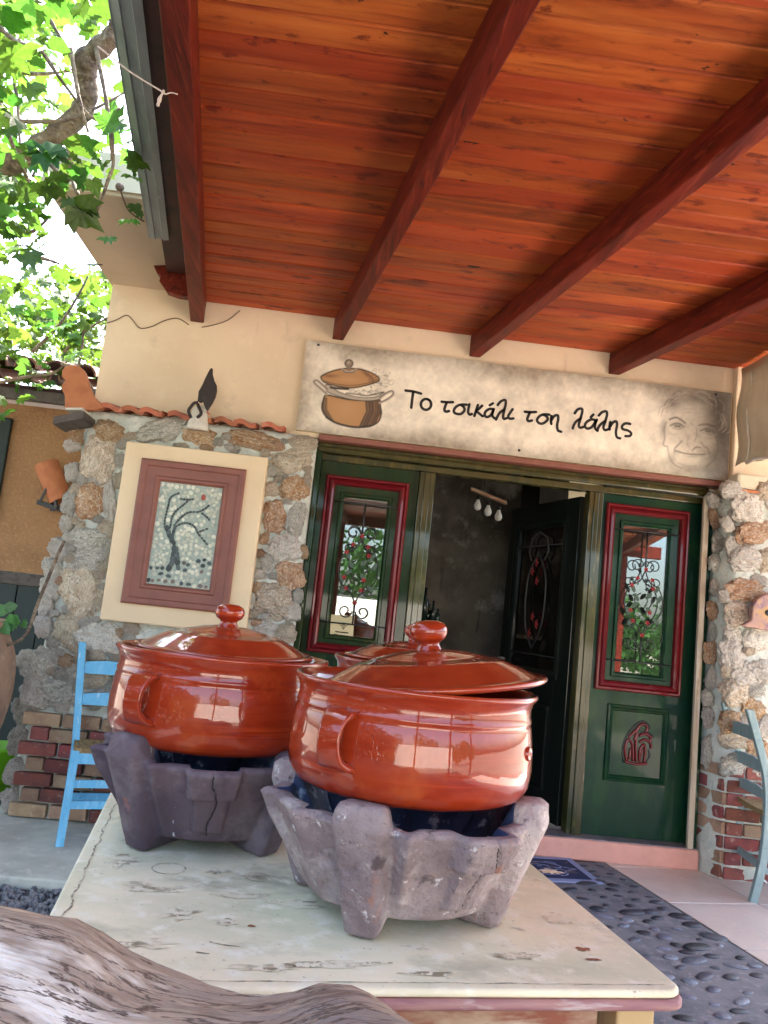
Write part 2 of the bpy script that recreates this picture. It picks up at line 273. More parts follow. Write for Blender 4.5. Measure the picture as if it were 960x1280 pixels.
def glass_mat():
    m = bpy.data.materials.new('window_glass'); m.use_nodes = True; N = m.node_tree.nodes; L = m.node_tree.links
    N.remove(N['Principled BSDF'])
    t = N.new('ShaderNodeBsdfTransparent'); t.inputs[0].default_value = (.62, .68, .64, 1)
    g = N.new('ShaderNodeBsdfGlossy'); g.inputs['Roughness'].default_value = 0.012
    f = N.new('ShaderNodeFresnel'); f.inputs[0].default_value = 2.3
    mx = N.new('ShaderNodeMixShader'); L.new(f.outputs[0], mx.inputs[0]); L.new(t.outputs[0], mx.inputs[1]); L.new(g.outputs[0], mx.inputs[2])
    L.new(mx.outputs[0], N['Material Output'].inputs[0]); return m
M['glass'] = glass_mat()
# ================================================================== SETTING: ground
def ground_sheet(name, x0, x1, y0, y1, z, m):
    b = MB(); b.add([(x0, y0, z), (x1, y0, z), (x1, y1, z), (x0, y1, z)], [(0, 1, 2, 3)]); return struct(b.build(name, m))
ground_sheet('ground', -150, 150, -150, 150, -0.06, M['earth'])
SK = -0.19                                                      # paving runs slightly skew to the facade
def skx(x, y): return x + SK*(y-4.83)
# concrete strip in front of the left wall
b = MB(); b.box(-4.5, -0.75, 3.78, 4.9, -0.055, 0.0); struct(b.build('concrete_floor', M['concrete'], bevel=.01))
# gravel bed left
def lump(name, sub, amp, seed, freq=1.6):
    bm = bmesh.new(); bmesh.ops.create_icosphere(bm, subdivisions=sub, radius=1.0)
    for v in bm.verts:
        d = mn.noise(v.co*freq+Vector((seed*3.1, seed*1.7, seed)))*amp + mn.noise(v.co*freq*2.7+Vector((seed, seed*5, 2)))*amp*.5
        v.co *= 1+d
    for f in bm.faces: f.smooth = True
    me = bpy.data.meshes.new(name); bm.to_mesh(me); bm.free(); return me
def scatter(name, mesh_list, items, m):
    mb = MB()
    for me, T in items:
        vs = [T @ v.co for v in me.vertices]; mb.add(vs, [tuple(p.vertices) for p in me.polygons], 0, True)
    return mb.build(name, m, recalc=False)
tiny = [lump('grain', 1, .25, k) for k in range(5)]
items = []
for i in range(3800):
    x = random.uniform(-2.3, -0.85); y = random.uniform(2.9, 3.77); s = random.uniform(.007, .016)
    items.append((tiny[i % 5], TRS((x, y, -.05+random.uniform(0, .012)), (random.uniform(0, 6), random.uniform(0, 6), random.uniform(0, 6)), (s*1.2, s, s*.8))))
stuff(scatter('gravel', tiny, items, M['gravel']))
ground_sheet('gravel_yard', -4.5, -.2, -2.5, 3.775, -.052, M['darkgravel'])  # added dark sheet, mostly unseen, to cut bounce onto the left ceiling
# tiled terrace
floor = ground_sheet('terrace_floor', 0.2, 6.2, -2.6, 4.9, -0.004, M['grout'])
tw = .56
tb = MB(); tb.box(.004, tw-.004, .004, tw-.004, 0, .006)
tme = None
sk = math.atan(-SK)
def sk2w(u, v):     # skewed paving frame -> world, origin at path right edge by the step
    return Vector((1.80+u*math.cos(sk)-v*math.sin(sk), 4.83+u*math.sin(sk)+v*math.cos(sk), 0))
for iu in range(0, 6):
    for iv in range(-12, 1):
        p = sk2w(iu*tw, iv*tw-.08)
        if p.x > 4.9 or p.y < -2 or p.y > 4.9: continue
        if tme is None:
            o = tb.build('floor_tile', M['tile'], floor, bevel=.002); tme = o.data; o.location = p; o.rotation_euler.z = sk
        else:
            o = link('floor_tile', tme, floor); o.location = p; o.rotation_euler.z = sk
            bv = o.modifiers.new('bevel', 'BEVEL'); bv.width = .002
# pebble path
b = MB(); q = [sk2w(-1.55, 0), sk2w(-.006, 0), sk2w(-.006, -7), sk2w(-1.55, -7)]
b.add([p+Vector((0, 0, .003)) for p in q], [(0, 1, 2, 3)]); path = struct(b.build('pebble_path', M['pathbed']))
pebs = [lump('pebble', 2, .16, 20+k, 1.1) for k in range(6)]
for me in pebs: me.materials.append(M['pebble'])
pts = []; tries = 0
while len(pts) < 430 and tries < 30000:
    tries += 1
    u = random.uniform(-1.5, -.05); v = random.uniform(-3.4, -.02)
    if all(((u-a)/1.35)**2+(v-c)**2 > .0052 for a, c in pts): pts.append((u, v))
pts.sort(key=lambda p: (sk2w(*p)-CAM).length)
vis = [p for p in pts if sk2w(*p).x > .9]; rest = [p for p in pts if p not in vis] + vis[295:]; vis = vis[:295]
def peb_T(u, v):
    p = sk2w(u, v); s = random.choice((.55, .7, .9, 1.0, 1.15, 1.5))*random.uniform(.9, 1.1)
    return TRS((p.x, p.y, .004), (random.uniform(-.06, .06), random.uniform(-.06, .06), sk+random.uniform(-.5, .5)), (.042*s*random.uniform(.7, 1.3), .024*s, .009*s))
for i, (u, v) in enumerate(vis):
    o = link('pebble', pebs[i % 6], path, basis=peb_T(u, v))
mb = MB()
for i, (u, v) in enumerate(rest):
    T = peb_T(u, v); me = pebs[i % 6]; mb.add([T @ x.co for x in me.vertices], [tuple(p.vertices) for p in me.polygons], 0, True)
o = mb.build('pebbles', M['pebble'], path, recalc=False); stuff(o)

# ================================================================== HOUSE
house = thing('restaurant_house', 'cream plastered restaurant house with roof slab jutting out over its left corner', 'house', (1, 6.5, 0))
b = MB(); b.box(-1.605, 3.7, 4.85, 5.05, 2.385, 3.33); b.box(-1.605, -.26, 4.851, 5.05, 0, 2.385)
b.box(-1.605, -1.40, 5.05, 8.2, 0, 3.33); b.box(3.5, 3.7, 5.05, 5.4, 0, 3.33); b.box(3.5, 3.7, 6.8, 8.2, 0, 3.33); b.box(3.5, 3.7, 5.4, 6.8, 0, 1.0); b.box(-1.4, 3.5, 8.0, 8.2, 0, 3.33)  # unseen gap in the right side wall, added to let daylight into the room
b.box(2.47, 3.7, 4.96, 5.05, 0, 2.385); b.build('wall', M['plaster'], house)
b = MB(); b.box(-1.625, 3.8, 3.70, 8.3, 3.215, 3.42); b.build('roof_slab', M['slab'], house, bevel=.01)
b = MB(); b.box(-1.635, 3.8, 3.685, 3.698, 3.235, 3.425); b.build('slab_edge', M['fascia'], house)
# narrow plaster pilaster right of the sign and its capital
pz = at(914, 470, 4.80); 
b = MB(); b.box(2.455, 2.535, 4.795, 4.849, 2.44, 3.19); b.build('pilaster', M['plaster'], house, bevel=.008)
b = MB(); b.box(2.44, 2.64, 4.70, 4.849, 2.345, 2.45); b.build('pilaster_base', M['fascia'], house, bevel=.02)
b = MB(); b.box(2.46, 2.70, 4.69, 4.849, 2.325, 2.342); b.build('clay_sill', M['tile_clay'], house)
# doorstep
b = MB(); b.box(-.19, 2.38, 4.83, 4.90, 0, .122); b.build('doorstep', M['pink'], house, bevel=.012)
tread = MB(); tread.box(-.19, 2.38, 4.90, 5.0, 0, .118); tread = tread.build('door_sill', M['grout'], house)
for i in range(9):
    b = MB(); x0 = -.19+i*.286; b.box(x0+.002, x0+.284, 4.842, 5.0, .1225, .1275); b.build('sill_tile', M['slate'], tread)
# interior
rm = M['room']
b = MB(); b.box(-1.39, 3.49, 5.06, 7.99, -.01, .118); b.build('room_floor', M['slate'], house)
b = MB(); b.box(-1.299, 1.60, 6.95, 7.05, .118, 3.1); b.build('room_wall', rm, house)
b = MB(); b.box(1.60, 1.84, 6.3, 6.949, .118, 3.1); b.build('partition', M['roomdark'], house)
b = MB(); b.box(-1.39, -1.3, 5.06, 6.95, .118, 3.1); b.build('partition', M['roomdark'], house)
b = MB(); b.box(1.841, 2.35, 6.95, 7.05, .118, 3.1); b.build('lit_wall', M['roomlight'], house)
b = MB(); b.box(2.351, 3.499, 6.90, 7.05, .118, 3.1); b.build('partition', M['roomdark'], house)  # dark wall stretch added so the right pane keeps its reflection
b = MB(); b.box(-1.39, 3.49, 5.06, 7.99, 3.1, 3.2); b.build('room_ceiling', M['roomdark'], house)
# cracks and wall hook lines on slab
b = MB(); p = at(107, 331, 4.2); pz = 3.213
q1 = atz(107, 331, pz); q2 = atz(128, 331, pz); b.tube([q1, q2], .004, 5); b.build('soffit_nail', M['iron'], house)

# ================================================================== STONE WALLS
SV = {k: [] for k in ('stone_buff', 'stone_rust', 'stone_grey', 'stone_white')}
for k in SV:
    for j in range(4):
        me = lump('stone', 4, .30, len(k)*3 + j*11 + ord(k[6]), 1.1)
        for v in me.vertices:      # blocky, broken and pitted
            c = v.co.normalized(); q = (abs(c.x)**3.2+abs(c.y)**3.2+abs(c.z)**3.2)**(-1/3.2); v.co *= .45+.55*q
            s_ = Vector((j*4.1, ord(k[6])*.7, 1)); c = c*1.0
            d = mn.noise(c*2.6+s_)*.20 + abs(mn.noise(c*5.2+s_))*-.16 + mn.noise(c*10+s_)*.07 + mn.noise(c*21+s_)*.045
            pit = mn.noise(c*7.5+s_*2); d -= .22*max(0, pit-.22)
            v.co *= 1+d
        me.materials.append(M[k]); SV[k].append(me)
KEY = dict(b='stone_buff', r='stone_rust', g='stone_grey', w='stone_white')
def stone(parent, px, py, rx, ry, kind, Y, i, depth=None):
    p = at(px, py, Y); d = (p-CAM).length/FPX
    sx, sz = rx*d*1.14, ry*d*1.14
    dp = depth or min(.040, .32*min(sx, sz)+.012)
    T = TRS((p.x, Y, p.z), (0, random.uniform(-.25, .25)-.1, 0), (sx, dp, sz))
    link('stone', SV[KEY[kind]][i % 4], parent, basis=T)
def core(name, parent, prof_l, x_r, y0, y1, z0, z1, nx, nz, amp):
    b = MB(); vs = []; fs = []
    for j in range(nz+1):
        z = z0+(z1-z0)*j/nz; xl = prof_l(z)
        for i in range(nx+1):
            x = xl+(x_r-xl)*i/nx
            edge = min(1, i/3, (nx-i)/3)
            y = y0 + amp*mn.noise(Vector((x*5, z*5, 3)))+amp*.6*mn.noise(Vector((x*14, z*14, 8))) + (1-edge)**2*.05
            vs.append((x + (amp*1.2*mn.noise(Vector((z*9, i, 5))) if i < 2 else 0), y, z))
    W = nx+1
    for j in range(nz):
        for i in range(nx): fs.append((j*W+i, j*W+i+1, (j+1)*W+i+1, (j+1)*W+i))
    n = len(vs)
    for j in range(nz+1):
        z = z0+(z1-z0)*j/nz; vs += [(prof_l(z)+.02, y1, z), (x_r, y1, z)]
    for j in range(nz):
        fs.append((j*W, (j+1)*W, n+2*(j+1), n+2*j)); fs.append((j*W+nx, n+2*j+1, n+2*(j+1)+1, (j+1)*W+nx))
    fs.append([nz*W+i for i in range(nx+1)]+[n+2*nz+1, n+2*nz])
    b.add(vs, fs, 0, True)
    return b.build(name, M['mortar'], parent)
lw = thing('stone_wall', 'rough pale stone wall left of the doors with red brick base and clay coping', 'stone wall', (-.9, 4.9, 0))
prof = [(at(x, y, 4.72).z, at(x, y, 4.72).x) for x, y in ((4, 1015), (20, 930), (32, 890), (46, 830), (58, 770), (64, 720), (76, 680), (88, 620), (96, 575), (103, 530))]
def pl(z):
    if z <= prof[0][0]: return prof[0][1]
    for (z0, x0), (z1, x1) in zip(prof, prof[1:]):
        if z <= z1: return x0+(x1-x0)*(z-z0)/(z1-z0)
    return prof[-1][1]
core('mortar', lw, pl, -.205, 4.72, 4.93, 0.0, 2.36, 64, 90, .014)
L_ST = [(140,540,17,13,'r'),(123,575,18,27,'b'),(113,627,15,19,'r'),(137,627,8,23,'w'),(204,537,27,12,'g'),(250,545,18,10,'r'),(318,551,33,10,'r'),(377,553,17,8,'b'),
 (362,577,22,13,'b'),(339,612,9,9,'b'),(368,611,17,14,'r'),(345,645,13,19,'r'),(370,648,10,19,'g'),(331,673,5,7,'r'),(354,684,17,16,'w'),(336,702,10,10,'g'),(363,718,15,15,'r'),
 (341,750,22,19,'b'),(364,764,10,10,'w'),(355,792,13,11,'b'),(335,788,15,10,'w'),(384,600,5,9,'b'),(380,690,5,8,'r'),(372,745,6,9,'g'),
 (100,738,21,31,'b'),(116,674,22,14,'g'),(112,700,20,13,'g'),(132,662,9,12,'b'),(130,706,9,8,'b'),(83,787,14,17,'b'),(123,795,23,16,'w'),(146,808,7,9,'r'),
 (95,545,7,11,'r'),(90,590,7,10,'w'),(88,627,8,13,'g'),(82,655,7,9,'w'),(73,687,10,12,'w'),(66,710,9,12,'g'),(62,735,9,13,'w'),(57,757,9,10,'w'),(54,782,9,12,'w'),
 (46,828,17,15,'g'),(45,863,14,17,'w'),(72,866,19,14,'g'),(113,848,17,10,'b'),(30,888,10,13,'g'),(95,838,8,8,'w'),(22,925,9,14,'g'),(18,965,9,13,'g'),(14,1000,9,12,'w'),
 (90,556,8,7,'w'),(150,575,7,8,'g'),(148,600,6,9,'b'),(100,660,6,8,'b'),(85,760,6,6,'w'),(148,700,5,9,'g'),(290,560,9,5,'w'),(226,560,10,6,'b'),
 (78,880,8,8,'w'),(130,870,12,9,'g'),(150,850,9,9,'b'),(165,545,8,6,'b'),(62,820,9,8,'w'),(68,800,8,9,'g'),(120,600,8,7,'w'),(104,600,6,8,'w')]
for i, (x, y, rx, ry, k) in enumerate(L_ST): stone(lw, x, y, rx, ry, k, 4.724, i)
random.seed(77); cnt = 0
for t_ in range(4000):
    x = random.uniform(20, 392); y = random.uniform(545, 885); r_ = random.uniform(4.5, 9.5)
    q = at(x, y, 4.715)
    if q.x < pl(q.z)+.02 or q.x > -.24 or q.z > 2.32 or q.z < .62 or (-1.33 < q.x < -.46 and 1.1 < q.z < 2.2) or (q.x > -1.1 and q.z < 1.1): continue
    if any(((x-a)/(r_+rx))**2+((y-b_)/(r_+ry))**2 < .80 for a, b_, rx, ry, k in L_ST): continue
    k = random.choice('bwgrb'); L_ST.append((x, y, r_, r_*random.uniform(.6, 1), k)); stone(lw, x, y, r_, L_ST[-1][3], k, 4.717, cnt); cnt += 1
    if cnt > 60: break
bme = None
def brick_mesh(wd, m):
    bb = MB(); bb.box(-wd/2, wd/2, -.03, .03, -.035, .035); o = bb.build('brick', m); me = o.data; bpy.data.objects.remove(o); return me
BR = {(wd, m): brick_mesh(wd, M[m]) for wd in (.205, .10) for m in ('brick_red', 'brick_tan')}
def put_brick(parent, x, y, z, rz=0, wd=.205, m=None):
    m = m or random.choice(['brick_red', 'brick_red', 'brick_tan'])
    o = link('brick', BR[(wd, m)], parent, basis=TRS((x, y+random.uniform(-.005, .005), z+random.uniform(-.003, .003)), (0, random.uniform(-.02, .02), rz+random.uniform(-.03, .03))))
    bv = o.modifiers.new('bevel', 'BEVEL'); bv.width = .006; bv.segments = 2
for c in range(7):
    z = .045+c*.083; x = pl(z)+.16+(.05 if c % 2 else 0)
    x = -1.56+(.105 if c % 2 else 0)
    if c % 2: put_brick(lw, -1.56, 4.70, z, wd=.10)
    while x+.1 < -.2:
        put_brick(lw, x+(.055 if c % 2 else .0), 4.70, z); x += .222
# coping tiles
x0 = at(88, 517, 4.66).x; x1 = at(346, 536, 4.66).x; nt = 9; wt = (x1-x0)/nt
def coping():
    b = MB(); n = 10; vs = []
    for y, dz in ((4.645, 0), (4.853, .035)):
        for t in (0, .030):
            for i in range(n+1):
                a = i/n; h = .014*math.sin(math.pi*min(1, a*1.6))-.008*math.sin(math.pi*max(0, (a-.62)/.38))
                vs.append((a*wt*.985, y, 2.358+dz+t+h))
    W = n+1
    def idx(r, i): return r*W+i
    fs = []
    for i in range(n):
        fs += [(idx(0, i), idx(0, i+1), idx(1, i+1), idx(1, i)), (idx(2, i), idx(3, i), idx(3, i+1), idx(2, i+1)), (idx(0, i), idx(2, i), idx(2, i+1), idx(0, i+1)), (idx(1, i), idx(1, i+1), idx(3, i+1), idx(3, i))]
    fs += [(0, W, 3*W, 2*W), (n, 2*W+n, 3*W+n, W+n)]
    b.add(vs, fs); return b
cme = None
for i in range(nt):
    if cme is None: o = coping().build('coping_tile', M['tile_clay'], lw); cme = o.data
    else: o = link('coping_tile', cme, lw)
    o.matrix_basis = TRS((x0+i*wt, random.uniform(-.008, .008), random.uniform(-.003, .003)), (0, random.uniform(-.02, .02), 0))
    # keep parent's inverse
b = MB(); q = at(75, 528, 4.66); b.obox(at(74, 531, 4.62), at(112, 524, 4.62), (0, .22, 0), (0, 0, .045)); b.build('end_board', M['greywood'], lw, bevel=.006)
# right wall
rw = thing('stone_wall', 'rough pale stone wall at the right edge beside the doors with brick foot', 'stone wall', (2.9, 4.85, 0))
b = MB(); n = 60; vs = []; fs = []
plan = [(2.375, 4.95), (2.39, 4.86), (2.41, 4.79), (2.44, 4.73), (2.475, 4.705), (2.55, 4.70), (2.66, 4.70), (2.8, 4.70), (3.0, 4.70), (3.3, 4.70), (3.75, 4.70)]
for j in range(n+1):
    z = 2.33*j/n
    for (x, y) in plan:
        d = .016*mn.noise(Vector((x*6, z*6, y*6)))+.009*mn.noise(Vector((x*15, z*15, y*15)))
        vs.append((x-d*.8, y-d, z))
W = len(plan)
for j in range(n):
    for i in range(W-1): fs.append((j*W+i, j*W+i+1, (j+1)*W+i+1, (j+1)*W+i))
m0 = len(vs); vs += [(3.75, 4.955, 0), (3.75, 4.955, 2.33)]
fs.append([n*W+i for i in range(W)]+[m0+1]); b.add(vs, fs, 0, True); b.build('mortar', M['mortar'], rw)
R_ST = [(912,612,12,9,'w'),(933,634,17,18,'w'),(956,616,10,12,'b'),(941,666,20,12,'r'),(929,698,18,14,'w'),(955,700,9,12,'b'),(932,738,20,12,'r'),(919,766,12,14,'b'),(946,797,21,13,'w'),(915,792,9,9,'w'),
 (913,817,12,16,'w'),(927,842,12,12,'w'),(917,865,14,14,'b'),(942,885,13,11,'r'),(913,904,12,12,'r'),(916,924,15,9,'b'),(953,908,10,12,'w'),(918,955,16,10,'g'),(950,840,12,13,'w'),(945,862,10,8,'g'),(955,760,12,14,'b'),(948,935,13,12,'r'),(950,962,12,10,'w'),
 (908,655,6,8,'w'),(912,680,7,8,'g'),(948,725,9,6,'w'),(905,745,6,7,'w'),(908,838,6,8,'b'),(935,812,7,6,'b'),(930,905,6,8,'w'),(975,640,14,18,'w'),(980,690,14,14,'r'),(985,830,16,16,'w')]
for i, (x, y, rx, ry, k) in enumerate(R_ST): stone(rw, x, y, rx, ry, k, 4.708, i+3)
for i, (x, y, rx, ry, k) in enumerate([(892,648,5,10,'r'),(898,678,7,11,'g'),(893,704,7,9,'g'),(895,735,6,9,'w'),(890,763,6,9,'r'),(894,790,6,9,'g'),(890,816,9,12,'r'),(891,848,7,12,'w'),(885,872,6,8,'g'),(886,897,7,10,'g'),(885,940,7,16,'g'),(897,920,6,10,'w'),(892,625,7,8,'g'),(899,880,5,9,'g')]):
    stone(rw, x, y, rx, ry, k, 4.82, i+1, .035)
for c in range(8):
    z = .045+c*.083; off = .0 if c % 2 else .10
    x = 2.465+(.05 if c % 2 else .1025)
    put_brick(rw, x, 4.722, z, wd=.10 if c % 2 else .205, m='brick_red'); x += .16+(0 if c % 2 else .052)
    while x < 3.7: put_brick(rw, x, 4.712, z); x += .215
    if c % 2: put_brick(rw, 2.436, 4.80, z, rz=R(-74), wd=.205, m='brick_tan')
    else: put_brick(rw, 2.452, 4.765, z, rz=R(-74), wd=.10, m='brick_red'); put_brick(rw, 2.418, 4.872, z, rz=R(-74), wd=.10)

# ================================================================== CANOPY ROOF
K = .045
def rz_(y): return 3.17+K*(y-4.85)
def bx_(x485, y): return x485-.153*(y-4.82)
YF = -2.4
roof = thing('terrace_roof', 'red stained timber terrace roof of pine boards on mahogany beams', 'roof', (1, 2, 3.1))
bd = MB(); PW = .136; bd.box(0, 4.9, -.0676, .0676, 0, .022)
bme = bd.build('board', M['board'], roof, bevel=.006).data
first = True
ny = int((4.845-YF)/PW)
for o in [o for o in bpy.data.objects if o.data == bme]: bpy.data.objects.remove(o)
for i in range(ny):
    y = 4.845-PW*(i+.5)
    o = link('board', bme, roof, basis=TRS((bx_(-1.09, y), y, rz_(y)+random.uniform(-.0015, .0015)), (math.atan(K), 0, 0)))
    bv = o.modifiers.new('bevel', 'BEVEL'); bv.width = .009; bv.segments = 1
for xc, wd in ((-1.045, .085), (-.15, .072), (.735, .072), (1.655, .075), (2.66, .075), (3.45, .075)):
    b = MB(); a = Vector((bx_(xc, 4.84), 4.84, rz_(4.84)-.0705)); e = Vector((bx_(xc, YF), YF, rz_(YF)-.0705))
    mid = 8; pts = [a.lerp(e, t/mid) for t in range(mid+1)]
    b.obox(a, e, (wd, 0, 0), (0, 0, .139)); b.build('beam', M['beam'], roof, bevel=.006)
b = MB()
x_l = lambda y: bx_(-1.10, y)
ya, yb = 4.84, YF
b.add([(x_l(ya)-.02, ya, rz_(ya)+.026), (3.9, ya, rz_(ya)+.026), (3.9, yb, rz_(yb)+.026), (x_l(yb)-.02, yb, rz_(yb)+.026)], [(0, 1, 2, 3)])
b.build('roof_underlay', M['darkwood'], roof)
b = MB(); b.obox((x_l(4.4)-.055, 4.4, rz_(4.4)+.02), (x_l(YF)-.055, YF, rz_(YF)+.02), (.15, 0, 0), (0, 0, .03)); b.build('verge_board', M['darkwood'], roof)
g0 = Vector((-1.145, 3.90, rz_(3.9)-.012)); g1 = Vector((g0.x-.165*(YF-3.9), YF, rz_(YF)-.012))
b = MB(); gp = [(0, 0), (.03, -.006), (.034, .002), (.066, .002), (.07, -.006), (.10, .0)]
for (xa, za), (xb, zb) in zip(gp, gp[1:]):
    b.add([g0+Vector((xa, 0, za)), g0+Vector((xb, 0, zb)), g1+Vector((xb, 0, zb)), g1+Vector((xa, 0, za))], [(0, 1, 2, 3)])
b.obox(g0+Vector((-.001, 0, .04)), g1+Vector((-.001, 0, .04)), (.003, 0, 0), (0, 0, .085))
b.build('metal_flashing', M['metal'], roof)
# rafter tail with a ragged end on the left of the first beam
poly = [at(x, y, 4.45) for x, y in ((192, 332), (238, 330), (238, 371), (222, 369), (208, 364), (203, 356), (199, 351), (201, 345), (196, 341))]
b = MB(); b.prism(poly, (0, .06, 0)); b.build('rafter_tail', M['beam'], roof)
# far edge of the roof: edge beam, rolled blind, posts (seen in the reflections)
b = MB(); b.box(-.6, 5.2, YF-.10, YF, rz_(YF)-.15, rz_(YF)+.05); b.build('edge_beam', M['beam'], roof, bevel=.008)
for x in (.02, 2.3, 4.6):
    b = MB(); b.box(x-.05, x+.05, YF-.10, YF, 0, rz_(YF)-.152); b.build('post', M['beam'], roof, bevel=.008)

# ================================================================== NEIGHBOUR BUILDING (left)
nb = thing('neighbour_house', 'tan stuccoed neighbouring house with dark green boards below and old tiled eave', 'house', (-3.5, 6.5, 0))
b = MB(); b.box(-6.5, -1.615, 6.0, 6.2, 1.36, 2.62); b.build('wall', M['stucco'], nb)
b = MB(); b.box(-6.5, -1.615, 5.985, 6.2, 1.27, 1.358); b.build('ledge', M['greywood'], nb, bevel=.01)
for i in range(26):
    b = MB(); x = -6.4+i*.185; b.box(x, x+.178, 6.02+random.uniform(0, .006), 6.08, 0, 1.268); b.build('plank', M['darkgreen'], nb, bevel=.004)
b = MB(); b.box(-6.5, -1.615, 6.09, 6.2, 0, 1.268); b.build('backing', M['darkwood'], nb)
dl = at(18, 520, 5.98); dk = MB(); dk.box(-4.2, at(10, 560, 5.98).x, 5.96, 5.998, 1.72, 2.50); dk.build('dark_panel', M['darkgreen'], nb, bevel=.01)
b = MB(); b.box(-6.5, -1.3, 5.72, 5.78, 2.60, 2.68); b.build('eave_board', M['greywood'], nb, bevel=.006)
b = MB(); b.box(-6.5, -1.3, 5.78, 7.6, 2.69, 2.72); b.build('roof_deck', M['darkwood'], nb)
def barrel(rad, ln, up):
    b = MB(); n = 8; vs = []
    for t in (0, 1):
        for rr in (rad, rad-.014):
            for i in range(n+1):
                a = math.pi*i/n; vs.append((math.cos(a)*rr*(1-.12*t), t*ln, (math.sin(a)*rr*(1-.12*t) if up else -math.sin(a)*rr*(1-.12*t))+t*ln*.25))
    W = n+1; fs = []
    for i in range(n):
        fs += [(i, i+1, W+i+1, W+i), (2*W+i, 3*W+i, 3*W+i+1, 2*W+i+1), (i, 2*W+i, 2*W+i+1, i+1), (W+i, W+i+1, 3*W+i+1, 3*W+i)]
    b.add(vs, fs, 0, False); return b
bu = barrel(.085, .42, True).build('roof_tile', M['roof_tile'], nb).data; bdn = barrel(.085, .42, False).build('roof_tile', M['roof_tile'], nb).data
for o in [o for o in bpy.data.objects if o.data in (bu, bdn)]: bpy.data.objects.remove(o)
for i in range(16):
    for r_ in range(3):
        x = -4.6+i*.21
        link('roof_tile', bdn, nb, basis=TRS((x, 5.68+r_*.38, 2.80+r_*.10), (random.uniform(-.03, .03), 0, random.uniform(-.04, .04))))
        link('roof_tile', bu, nb, basis=TRS((x+.105, 5.66+r_*.38, 2.82+r_*.10), (random.uniform(-.03, .03), 0, random.uniform(-.04, .04))))

# ================================================================== BEHIND THE VIEWER (seen in glass and glaze)
gw = MB(); gw.box(-7, 5.5, -7.6, -7.3, -.06, 1.65); tag(gw.build('garden_wall', M['whitewall'], bevel=.03), 'whitewashed garden wall mirrored in the door glass', 'wall')  # added out of view as a bright reflector for the pots' highlights
def leafcloud(mb, c, rad, n, size):
    for i in range(n):
        d = Vector((random.gauss(0, 1), random.gauss(0, 1), random.gauss(0, 1))); d.normalize(); p = Vector(c)+Vector((d.x*rad[0], d.y*rad[1], d.z*rad[2]))*random.uniform(.5, 1.0)**.6
        a = Vector((random.gauss(0, 1), random.gauss(0, 1), random.gauss(0, 1))).normalized(); t = a.orthogonal().normalized(); s = size*random.uniform(.6, 1.4)
        mb.add([p-a*s, p+t*s*.5, p+a*s, p-t*s*.5], [(0, 1, 2, 3)], 0)
mb = MB(); random.seed(21)
for k in range(13):
    x = -13+k*2.3+random.uniform(-.7, .7); h = random.uniform(1.8, 3.2)
    if k in (5, 8): h *= .45
    for j in range(4): leafcloud(mb, (x+random.uniform(-.9, .9), -11+random.uniform(-1.5, 1.5), h*random.uniform(.45, 1.05)), (1.1, 1.0, h*.38), 260, .13)
stuff(mb.build('garden_trees', M['hillleaf'], recalc=False)); 
o = bpy.data.objects['garden_trees']; o['label'] = 'mass of garden trees mirrored in the door glass'; o['category'] = 'trees'

mb = MB()
for k in range(30):
    leafcloud(mb, (-3.1+random.uniform(-.3, .3), -7+k*.29, .55+random.uniform(0, .3)), (.5, .4, .75), 150, .10)
    leafcloud(mb, (-3.1+random.uniform(-.3, .3), -7+k*.29, 1.5+random.uniform(0, .3)), (.5, .4, .75), 150, .10)
o = stuff(mb.build('hedge', M['hedgeleaf'], recalc=False)); o['label'] = 'dark hedge along the left side of the yard mirrored in the glaze'; o['category'] = 'hedge'  # added out of view to darken the left side of the reflections
# ================================================================== DOORWAY
random.seed(11)
dw = thing('door_frame', 'olive green wooden door frame around the three-bay doorway under the sign', 'door frame', (1.1, 4.95, .12))
YD = 4.95
b = MB(); b.box(-.20, 2.42, 4.828, 4.95, 2.372, 2.408); b.build('lintel_board', M['frame'], dw, bevel=.005)
b = MB(); b.box(-.20, 2.36, 4.90, 5.0, 2.325, 2.371); b.build('lintel', M['olive'], dw, bevel=.008)
b = MB(); b.box(-.20, 2.36, 4.875, 4.899, 2.305, 2.345); b.build('lintel_moulding', M['olive'], dw, bevel=.012)
b = MB(); b.box(-.19, 2.35, 4.92, 5.0, 2.262, 2.304); b.build('top_rail', M['olive'], dw, bevel=.006)
for x0, x1 in ((.468, .568), (1.575, 1.668)):
    b = MB(); b.box(x0, x1, 4.915, 5.02, .128, 2.261); b.box(x0+.03, x1-.03, 4.905, 4.914, .128, 2.255); b.build('post', M['olive'], dw, bevel=.008)
b = MB(); b.box(-.20, -.165, 4.86, 5.02, .128, 2.304); b.build('jamb', M['green'], dw, bevel=.006)
b = MB(); b.box(2.335, 2.372, 4.86, 5.02, .128, 2.304); b.build('jamb', M['green_blue'], dw, bevel=.006)
b = MB(); b.obox((2.322, 4.845, .128), (2.315, 4.845, 2.30), (.036, 0, 0), (0, .028, 0)); b.build('timber_strip', M['timber'], dw, bevel=.003)

